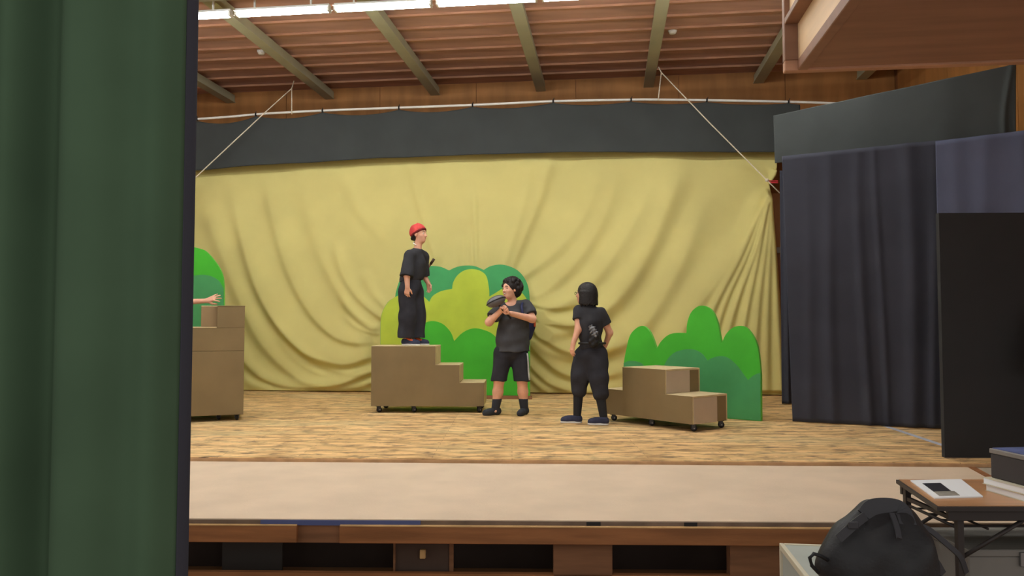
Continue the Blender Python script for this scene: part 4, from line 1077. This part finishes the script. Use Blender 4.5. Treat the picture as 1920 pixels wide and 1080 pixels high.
# ---------------------------------------------------------------- C: woman with bobbed hair, seen from behind, walking left
YW = 8.68; org = Vector(((1100 - 960) / F * YW, YW, 0.0))
def W_(px, py, dy=0.0): return at(px, py, YW + dy)
fC = Vector((-0.88, 0.47, 0)); frC = frame_of(fC, 0.0, 0.03)
lo = (org.x - 0.45, YW - 0.45, -0.03); hi = (org.x + 0.45, YW + 0.45, 1.75)
hc = W_(1097, 551, 0.02)
pel = W_(1108, 668); wst = W_(1108, 638); cst = W_(1104, 600); nk = W_(1101, 572)
shL = W_(1085, 582, 0.0); shR = W_(1127, 588, -0.03)
elL = W_(1084, 618, -0.07); wrL = W_(1075, 643, -0.10)
elR = W_(1143, 624, 0.03); wrR = W_(1135, 647, 0.12)
sd = SDF(lo, hi, 0.0065)
sd.chain([pel, wst, cst, W_(1102, 578)], [0.10, 0.085, 0.095, 0.065], 0.03); sd.cap(shL, shR, 0.045, 0.045, 0.03)
sd.cap(W_(1102, 578), hc + Vector((0.01, -0.01, -0.06)), 0.05, 0.046, 0.03)
for s_, e_, w_ in ((shL, elL, wrL), (shR, elR, wrR)): sd.chain([s_, e_, w_], [0.048, 0.038, 0.027], 0.022)
hand(sd, wrL, W_(1072, 660, -0.10) - wrL, (0.7, 0.5, 0), -1, (0.3, 0.35, 0.25), sc=0.95)
hand(sd, wrR, W_(1128, 658, 0.2) - wrR, (-0.8, -0.3, 0), 1, (0.4, 0.5, 0.3), sc=0.95)
ftL = Vector((W_(1083, 783, 0).x, YW + 0.06, 0)); ftR = Vector((W_(1130, 788, 0).x, YW - 0.1, 0))
hpL, knL, hpR, knR = W_(1094, 675, 0.04), W_(1085, 728, 0.05), W_(1120, 672, -0.02), W_(1124, 732, -0.08)
for h_, k_, f_ in ((hpL, knL, ftL), (hpR, knR, ftR)):
    sd.chain([h_, k_, f_ + Vector((0, 0, 0.09))], [0.09, 0.056, 0.036], 0.03)
    sd.cap(f_ + Vector((0, 0, 0.05)), f_ + Vector((-0.10, 0.02, 0.035)), 0.03, 0.026, 0.03)
P, A = head(sd, hc, frC, 0.98)
pw = sd.obj('person', M_skin, None, org); pw.location = org
tag(pw, 'person in black T-shirt and black trousers walking left, seen from behind', 'person')
face(P, A, pw, org)
sd = SDF(lo, hi, 0.008)
sd.chain([W_(1108, 646), W_(1106, 622), W_(1104, 602), W_(1102, 580)], [0.132, 0.12, 0.125, 0.085], 0.05)
sd.ell(W_(1107, 604), (0.142, 0.115, 0.17), None, 0.05)
sd.cap(shL, shR, 0.056, 0.056, 0.04)
sd.cap(shL, shL + (elL - shL) * 0.50, 0.062, 0.072, 0.025, flat=True); sd.cap(shR, shR + (elR - shR) * 0.56, 0.062, 0.074, 0.025, flat=True)
sd.cap(W_(1101, 584), W_(1100, 570), 0.075, 0.062, 0.03)
sd.cut(W_(1108, 658), (0, 0, -1)); sd.ell(W_(1094, 562, 0.08), (0.06, 0.06, 0.04), None, 0.01, 'sub')
sd.wrinkle(wr(6, 0.003, (24, 5, 24, 0), (-30, 20, 14, 1.2), (12, 10, -44, 2)))
sd.obj('t_shirt', M_tee, pw, org)
sd = SDF(lo, hi, 0.008)
sd.ell(W_(1109, 664), (0.14, 0.135, 0.17), None, 0.05)
sd.chain([hpL + Vector((0, 0, 0.03)), hpL + (knL - hpL) * 0.6, knL + Vector((0, 0, -0.02))], [0.118, 0.108, 0.088], 0.04)
sd.chain([hpR + Vector((0, 0, 0.03)), hpR + (knR - hpR) * 0.6, knR + Vector((0.01, 0, -0.03))], [0.118, 0.108, 0.09], 0.04)
sd.cut(W_(1108, 645), (0, 0, 1))
sd.cap(W_(1105, 700), W_(1102, 760), 0.012, 0.03, 0.02, 'sub')
sd.wrinkle(wr(7, 0.0035, (30, 8, 14, 0.4), (-14, 22, 34, 1.9)))
sd.obj('trousers', M_trs, pw, org)
for k_, f_ in ((knL, ftL), (knR, ftR)):
    sk = SDF((min(k_.x, f_.x) - .15, f_.y - .2, -0.01), (max(k_.x, f_.x) + .15, f_.y + .25, 0.55), 0.007)
    sk.cap(f_ + Vector((0, 0, 0.08)), k_, 0.043, 0.06, 0.02); sk.obj('sock', mat('black_sock', (40, 40, 44), 0.9), pw, org)
shoe(pw, org, ftL + Vector((0.05, -0.01, 0)), ftL + Vector((-0.185, 0.03, 0)), M_shoe)
shoe(pw, org, ftR + Vector((0.05, -0.02, 0)), ftR + Vector((-0.175, 0.03, 0)), M_shoe)
f, r, u = A
hr = SDF(Vector(hc) - Vector((.22,) * 3), Vector(hc) + Vector((.22,) * 3), 0.006)
hr.ell(P(-0.028, 0, 0.035), (0.112, 0.098, 0.10), A, 0.02); hr.ell(P(-0.05, 0, -0.03), (0.10, 0.102, 0.085), A, 0.04)
for i in range(46):
    th = math.radians(62 + 236 * i / 45)
    q0 = P(-0.03 + 0.092 * math.cos(th), 0.092 * math.sin(th), 0.02); q1 = P(-0.03 + 0.114 * math.cos(th), 0.112 * math.sin(th), -0.108 - 0.014 * math.sin(i * 2.1))
    hr.cap(q0, q1, 0.019, 0.011, 0.006)
for i in range(30):
    th = math.radians(rng.uniform(62, 298)); zz = rng.uniform(-0.12, -0.03); rr = rng.uniform(0.008, 0.014)
    q = P(-0.03 + 0.112 * math.cos(th), 0.110 * math.sin(th), zz)
    hr.cap(q, q + (u * -0.03 + f * rng.uniform(-.012, .012) + r * rng.uniform(-.012, .012)), rr, rr * 0.6, 0.006)
hr.ell(P(0.095, 0, -0.03), (0.075, 0.062, 0.09), A, 0.012, 'sub')
hr.obj('hair', M_hair, pw, org)
gl_ = empty('glasses', hc); 
for sg in (-1, 1):
    ring = [P(0.105, 0.032 * sg + 0.022 * math.cos(q), 0.004 + 0.017 * math.sin(q)) - hc for q in np.linspace(0, 2 * math.pi, 18)]
    tube('rim', ring, 0.0025, M_black, gl_, 5)
    tube('temple', [P(0.105, 0.054 * sg, 0.008) - hc, P(0.03, 0.082 * sg, 0.008) - hc, P(-0.02, 0.085 * sg, 0.0) - hc], 0.0025, M_black, gl_, 5)
tube('bridge', [P(0.108, -0.010, 0.008) - hc, P(0.110, 0.0, 0.010) - hc, P(0.108, 0.010, 0.008) - hc], 0.0025, M_black, gl_, 5)
tag(gl_, 'thin dark glasses worn by the person seen from behind', 'glasses')
wp = empty('waist_pouch', W_(1113, 632, -0.165))
sd = SDF((-0.16, -0.12, -0.22), (0.16, 0.12, 0.2), 0.006)
sd.ell((0.005, 0.0, -0.02), (0.062, 0.045, 0.10), None, 0.02); sd.wrinkle(wr(8, 0.004, (90, 20, 60, 0), (-60, 40, 90, 1)))
sd.obj('pouch', M_bag, wp)
sd = SDF((-0.16, -0.14, -0.22), (0.16, 0.1, 0.25), 0.006)
sd.ell((0.0, -0.02, 0.055), (0.034, 0.028, 0.075), ((0.9, 0, 0.4), (0, 1, 0), (-0.4, 0, 0.9)), 0.01); sd.wrinkle(wr(8, 0.006, (150, 90, 20, 0), (-90, 40, 160, 1), (60, 130, 80, 2)))
sd.obj('crinkled_film', M_silver, wp)
tube('belt', [(-0.16, 0.06, -0.07), (-0.08, 0.02, -0.07), (0, 0.0, -0.07), (0.08, 0.03, -0.07), (0.14, 0.09, -0.07)], 0.012, M_bag, wp, 8)
tag(wp, 'small black pouch with shiny crinkled film at the waist of the person seen from behind', 'pouch')

# ---------------------------------------------------------------- D: person behind the left step unit, reaching out a hand
YD = 10.1; org = Vector(((286 - 960) / F * YD, YD, 0.0))
def D4(px, py, dy=0.0): return at(px, py, YD + dy)
lo = (org.x - 0.45, YD - 0.4, -0.03); hi = (org.x + 1.1, YD + 0.4, 1.8)
hc = Vector((org.x + 0.03, YD, 1.58)); frD = frame_of((0.95, -0.3, 0))
shR = Vector((org.x + 0.02, YD - 0.16, 1.37)); shL = Vector((org.x, YD + 0.17, 1.36))
elR = D4(338, 567, -0.12); wrR = D4(387, 564, -0.08)
elL = Vector((org.x - 0.05, YD + 0.24, 1.08)); wrL = Vector((org.x + 0.05, YD + 0.22, 0.86))
sd = SDF(lo, hi, 0.0075)
sd.chain([(org.x, YD, 0.9), (org.x, YD, 1.05), (org.x, YD, 1.25), (org.x, YD, 1.36)], [0.13, 0.12, 0.125, 0.08], 0.06); sd.cap(shR, shL, 0.055, 0.055, 0.05)
sd.cap((org.x, YD, 1.36), hc + Vector((0, 0, -0.06)), 0.054, 0.05, 0.03)
sd.chain([shR, elR, wrR], [0.054, 0.042, 0.029], 0.025); sd.chain([shL, elL, wrL], [0.054, 0.042, 0.03], 0.025)
hand(sd, wrR, D4(412, 555, -0.08) - wrR, (0.0, 0.85, -0.5), -1, (0.15, 0.2, 0.15), 0.5, 1.15)
hand(sd, wrL, (0.05, 0, -1), (0.3, -0.9, 0), -1)
ftR, ftL = Vector((org.x + 0.04, YD - 0.1, 0)), Vector((org.x - 0.02, YD + 0.1, 0))
for sg, f_ in ((-1, ftR), (1, ftL)):
    sd.chain([(org.x, YD + 0.09 * sg, 0.86), (org.x + 0.02, YD + 0.09 * sg, 0.47), f_ + Vector((0, 0, 0.09))], [0.09, 0.06, 0.04], 0.03)
    sd.cap(f_ + Vector((0, 0, 0.05)), f_ + Vector((0.13, -0.02, 0.035)), 0.032, 0.027, 0.03)
P, A = head(sd, hc, frD)
pd_ = sd.obj('person', M_skin, None, org); pd_.location = org
tag(pd_, 'person behind the green curtain of whom only a reaching forearm and hand shows', 'person')
face(P, A, pd_, org)
sd = SDF(lo, hi, 0.01)
sd.ell((org.x, YD, 1.12), (0.16, 0.19, 0.3), None, 0.05); sd.cap(shR, shL, 0.075, 0.075, 0.05)
sd.cap(shR, shR + (elR - shR) * 0.5, 0.078, 0.076, 0.03); sd.cap(shL, shL + (elL - shL) * 0.6, 0.078, 0.076, 0.03)
sd.cut((0, 0, 0.84), (0, 0, -1)); sd.ell(hc + Vector((0.02, 0, -0.16)), (0.07, 0.07, 0.06), None, 0.01, 'sub'); sd.obj('t_shirt', M_tee, pd_, org)
sd = SDF(lo, hi, 0.01)
sd.ell((org.x, YD, 0.85), (0.15, 0.17, 0.13), None, 0.05)
for sg, f_ in ((-1, ftR), (1, ftL)): sd.chain([(org.x, YD + 0.09 * sg, 0.8), (org.x + 0.02, YD + 0.09 * sg, 0.47), f_ + Vector((0, 0, 0.1))], [0.11, 0.09, 0.08], 0.04)
sd.cut((0, 0, 0.06), (0, 0, -1)); sd.obj('trousers', M_trs, pd_, org)
for f_ in (ftR, ftL): shoe(pd_, org, f_ + Vector((-0.06, 0, 0)), f_ + Vector((0.19, -0.03, 0)), M_shoe)
f, r, u = A
hr = SDF(Vector(hc) - Vector((.2,) * 3), Vector(hc) + Vector((.2,) * 3), 0.008)
hr.ell(P(-0.028, 0, 0.035), (0.11, 0.092, 0.098), A, 0.02); hr.ell(P(-0.05, 0, -0.03), (0.085, 0.088, 0.08), A, 0.03); hr.ell(P(0.10, 0, -0.03), (0.07, 0.066, 0.09), A, 0.012, 'sub')
hr.obj('hair', M_hair, pd_, org)

# ================================================================== FOREGROUND: TABLE, TRUNK, BAG
ZF = -0.45
zt_ = 0.25
tl = gz(1680, 898, zt_); tf = gz(1757, 949, zt_)
rz = math.atan2(-(tl.x - tf.x), tl.y - tf.y)
tb = empty('folding_table', (tf.x, tf.y, ZF)); tb.rotation_euler.z = rz * 0.0
dep = tl.y - tf.y; wid = 1.8; H = zt_ - ZF; skew = tl.x - tf.x
def tpz(pts, z0, z1): return pts
V = [Vector((0, 0, H - 0.028)), Vector((wid, 0, H - 0.028)), Vector((wid, dep, H - 0.028)), Vector((skew, dep, H - 0.028))]
prism('table_top', [q + Vector((0, 0, 0.024)) for q in V][::-1], Vector((0, 0, -1)), 0.02, M_tabedge, tb)
V2 = [Vector((0.012, 0.012, H)), Vector((wid - 0.012, 0.012, H)), Vector((wid - 0.012, dep - 0.012, H)), Vector((skew + 0.012, dep - 0.012, H))]
prism('laminate', V2[::-1], Vector((0, 0, -1)), 0.0038, M_tabletop, tb)
box('apron', 0.07, wid - 0.07, 0.03, 0.05, H - 0.075, H - 0.03, M_tabedge, tb)
box('apron', 0.13, wid - 0.07, dep - 0.05, dep - 0.03, H - 0.075, H - 0.03, M_tabedge, tb)
for x0 in (0.13, wid - 0.16):
    for y0 in (0.06, dep - 0.09):
        lg = box('leg', x0, x0 + 0.03, y0, y0 + 0.03, 0.0, H - 0.03, M_tabedge, tb)
        box('foot_pad', x0 - 0.005, x0 + 0.035, y0 - 0.005, y0 + 0.035, 0.0, 0.02, M_black, lg)
    box('leg_rail', x0 + 0.005, x0 + 0.025, 0.0905, dep - 0.0905, 0.12, 0.14, M_tabedge, tb)
    box('leg_rail', x0 + 0.005, x0 + 0.025, 0.0905, dep - 0.0905, H - 0.10, H - 0.08, M_tabedge, tb)
for y0 in (0.075, dep - 0.075):
    tube('folding_brace', [(0.16, y0, H - 0.26), (0.5, y0, H - 0.06)], 0.011, M_tabedge, tb, 6)
    tube('folding_brace', [(wid - 0.16, y0, H - 0.26), (wid - 0.5, y0, H - 0.06)], 0.011, M_tabedge, tb, 6)
    box('hinge', 0.46, 0.54, y0 - 0.015, y0 + 0.015, H - 0.085, H - 0.045, M_tabedge, tb)
for y0 in (0.12, 0.24, 0.36, 0.48):
    tube('shelf_wire', [(0.145, y0, H - 0.125), (wid - 0.145, y0, H - 0.125)], 0.006, M_tabedge, tb, 6)
for x0 in (0.145, wid - 0.145): tube('shelf_rail', [(x0, 0.08, H - 0.125), (x0, dep - 0.08, H - 0.125)], 0.008, M_tabedge, tb, 6)
for x0 in (0.3, 0.75, 1.2): tube('shelf_wire', [(x0, 0.1, H - 0.133), (x0, dep - 0.1, H - 0.133)], 0.006, M_tabedge, tb, 6)
tag(tb, 'folding table with orange brown top and black frame before the stage', 'table')
# booklet
q = [gz(x, y, zt_ + 0.004) for x, y in ((1707, 901), (1802, 899), (1843, 931), (1752, 934))]
bk_c = sum(q, Vector()) / 4
bl = empty('booklet', (bk_c.x, bk_c.y, zt_))
ql = [Vector((p.x - bk_c.x, p.y - bk_c.y, 0.0065)) for p in q]
prism('pages', ql[::-1], Vector((0, 0, -1)), 0.006, M_paper, bl)
def bil(u_, v_, z): return (ql[0] * (1 - u_) + ql[1] * u_) * (1 - v_) + (ql[3] * (1 - u_) + ql[2] * u_) * v_ + Vector((0, 0, z))
def qprint(name, u0, u1, v0, v1, m): prism(name, [bil(u0, v0, .0012), bil(u0, v1, .0012), bil(u1, v1, .0012), bil(u1, v0, .0012)], Vector((0, 0, -1)), 0.001, m, bl)
qprint('printed_photo', 0.14, 0.50, 0.22, 0.70, M_print); qprint('printed_photo', 0.14, 0.56, 0.70, 0.93, M_printg)
tag(bl, 'open white booklet with a dark photo lying on the table', 'booklet')
# stack at the right end of the table
p = gz(1874, 900, zt_)
def stack(name, x0, x1, y0, y1, z0, z1, m, label, cat, rz=0.0, cover=None):
    r = empty(name, (x0, y0, z0)); r.rotation_euler.z = rz
    box('pages', 0, x1 - x0, 0, y1 - y0, 0.003, z1 - z0 - 0.003, M_paper if m is None else m, r, 0.002)
    box('cover', -0.004, x1 - x0 + 0.004, -0.004, y1 - y0 + 0.004, z1 - z0 - 0.0028, z1 - z0, cover or M_rim, r)
    box('cover', -0.004, x1 - x0 + 0.004, -0.004, y1 - y0 + 0.004, 0.0005, 0.0028, cover or M_rim, r)
    return tag(r, label, cat)
sx = 2.50; sy = 3.80
stack('file_folder', sx, sx + 0.36, sy, sy + 0.27, zt_, zt_ + 0.035, None, 'ivory file folder lying flat on the table, bottom of the stack', 'folder', 0.12)
stack('file_folder', sx - 0.005, sx + 0.34, sy + 0.01, sy + 0.27, zt_ + 0.0355, zt_ + 0.07, None, 'ivory file folder under the dark box, top of the two', 'folder', 0.16)
cs = empty('equipment_case', (sx + 0.02, sy + 0.02, zt_ + 0.0705)); cs.rotation_euler.z = 0.14
box('body', 0, 0.36, 0, 0.24, 0.0, 0.125, mat('dark_grey_case', (62, 58, 58), 0.6), cs, 0.005)
box('lid', -0.004, 0.364, -0.004, 0.244, 0.1255, 0.15, mat('grey_case_lid', (128, 122, 116), 0.5), cs, 0.004)
box('cover_sheet', 0.01, 0.35, 0.005, 0.235, 0.1502, 0.153, M_bluetop, cs)
tag(cs, 'dark grey case with blue sheet on top at the table\'s right end', 'case')
# grey trunk in front of the stage
tz = 0.0
ta = gz(1461, 1018, tz)
tk = empty('trunk', (ta.x, ta.y, ZF)); tk.rotation_euler.z = -YAW
hT = tz - ZF
box('body', 0.012, 0.49, -0.62, -0.012, 0.02, hT - 0.014, M_trunk, tk)
box('top', 0.022, 0.48, -0.61, -0.022, hT - 0.0138, hT - 0.004, M_trunk, tk)
for nm, x0, x1, y0, y1 in (('rim', 0, 0.0215, -0.63, 0.0), ('rim', 0.4805, 0.502, -0.63, 0), ('rim', 0.0217, 0.4803, -0.0215, 0.0), ('rim', 0.0217, 0.4803, -0.63, -0.6105)):
    box(nm, x0, x1, y0, y1, hT - 0.03, hT, M_rim, tk, 0.002)
for x0 in (0, 0.482):
    for y0 in (-0.63, -0.02): box('corner_post', x0, x0 + 0.02, y0, y0 + 0.02, 0.0, hT - 0.031, M_rim, tk)
tag(tk, 'low grey green trunk with ivory metal rim before the stage', 'trunk')
# grey trunk further right under the table
tk2 = empty('trunk', (2.28, 3.92, ZF))
box('body', 0, 1.1, 0, 0.42, 0.0, 0.405, mat('mid_grey_case', (120, 116, 110), 0.6, 0.06, 3), tk2, 0.006)
box('lid', -0.005, 1.105, -0.005, 0.425, 0.4055, 0.44, mat('mid_grey_case', (120, 116, 110)), tk2, 0.004)
for x0 in (0.25, 0.8): box('latch', x0, x0 + 0.06, -0.018, -0.0055, 0.36, 0.43, M_chrome, tk2, 0.002)
tag(tk2, 'mid grey storage case standing under the folding table', 'case')
# black bag on the trunk
bg = empty('bag', (0, 0, 0)); bg.location = Vector((gz(1640, 1060, tz).x, 3.32, tz))
g0 = bg.location
def G_(px, py, dy=0.0): return at(px, py, 3.32 + dy) - g0
sd = SDF((-0.42, -0.4, -0.02), (0.42, 0.35, 0.45), 0.008)
sd.ell(G_(1652, 1052), (0.20, 0.18, 0.20), None, 0.05)
sd.cap(G_(1640, 985, 0.02), G_(1690, 985, 0.02), 0.085, 0.085, 0.05)
sd.ell(G_(1590, 1050, 0.0), (0.11, 0.13, 0.13), None, 0.05); sd.ell(G_(1700, 1050, -0.02), (0.105, 0.14, 0.17), None, 0.05)
sd.cap(G_(1600, 1000, 0.03), G_(1627, 962, 0.03), 0.06, 0.042, 0.05)
sd.cap(G_(1560, 1066, 0.0), G_(1590, 1020, 0.0), 0.06, 0.07, 0.05)
sd.cut((0, 0, 0.004), (0, 0, -1)); sd.wrinkle(wr(10, 0.0035, (26, 9, 20, 0), (-34, 15, 30, 1), (16, 40, -22, 2.2)))
bgo = sd.obj('bag_body', M_bag, bg)
def strap(name, pts, wdt, thk, m, par):
    c = [Vector(p) for p in catmull([tuple(q) for q in pts], 6)]; V = []; Fc = []
    for i, p in enumerate(c):
        d = (c[min(i + 1, len(c) - 1)] - c[max(i - 1, 0)]).normalized(); s_ = d.cross(Vector((0, -1, 0.3))).normalized(); n_ = s_.cross(d)
        V += [p + s_ * wdt / 2 + n_ * thk / 2, p - s_ * wdt / 2 + n_ * thk / 2, p - s_ * wdt / 2 - n_ * thk / 2, p + s_ * wdt / 2 - n_ * thk / 2]
    for i in range(len(c) - 1):
        for k in range(4): Fc.append((4 * i + k, 4 * i + (k + 1) % 4, 4 * i + 4 + (k + 1) % 4, 4 * i + 4 + k))
    Fc.append((3, 2, 1, 0)); e_ = 4 * (len(c) - 1); Fc.append((e_, e_ + 1, e_ + 2, e_ + 3))
    return raw(name, V, Fc, m, par)
strap('carry_handle', [G_(1622, 968, -.04), G_(1636, 952, -.03), G_(1668, 950, -.03), G_(1690, 958, -.04), G_(1702, 985, -.09)], 0.07, 0.014, M_strap, bg)
strap('shoulder_strap', [G_(1716, 985, -.05), G_(1740, 992, -.06), G_(1775, 1020, -.05), G_(1800, 1044, -.03), G_(1812, 1074, 0)], 0.022, 0.008, M_strap, bg)
strap('shoulder_strap', [G_(1732, 1030, -.06), G_(1752, 1050, -.08), G_(1768, 1076, -.06)], 0.03, 0.008, M_strap, bg)
strap('compression_strap', [G_(1572, 1010, -.10), G_(1600, 985, -.10), G_(1622, 968, -.06)], 0.035, 0.01, M_strap, bg)
strap('compression_strap', [G_(1672, 962, -.08), G_(1682, 990, -.13), G_(1686, 1010, -.17)], 0.02, 0.008, M_strap, bg)
tube('pull_loop', [G_(1535, 1074, -.08), G_(1522, 1060, -.09), G_(1518, 1046, -.09), G_(1526, 1038, -.09), G_(1538, 1042, -.08), G_(1552, 1050, -.06)], 0.008, M_black, bg, 7)
box('buckle', -0.02, 0.02, -0.006, 0.006, -0.014, 0.014, M_strap, bg, 0.003, loc=G_(1600, 985, -.115))
tag(bg, 'bulky black bag with straps standing on the grey green trunk', 'bag')
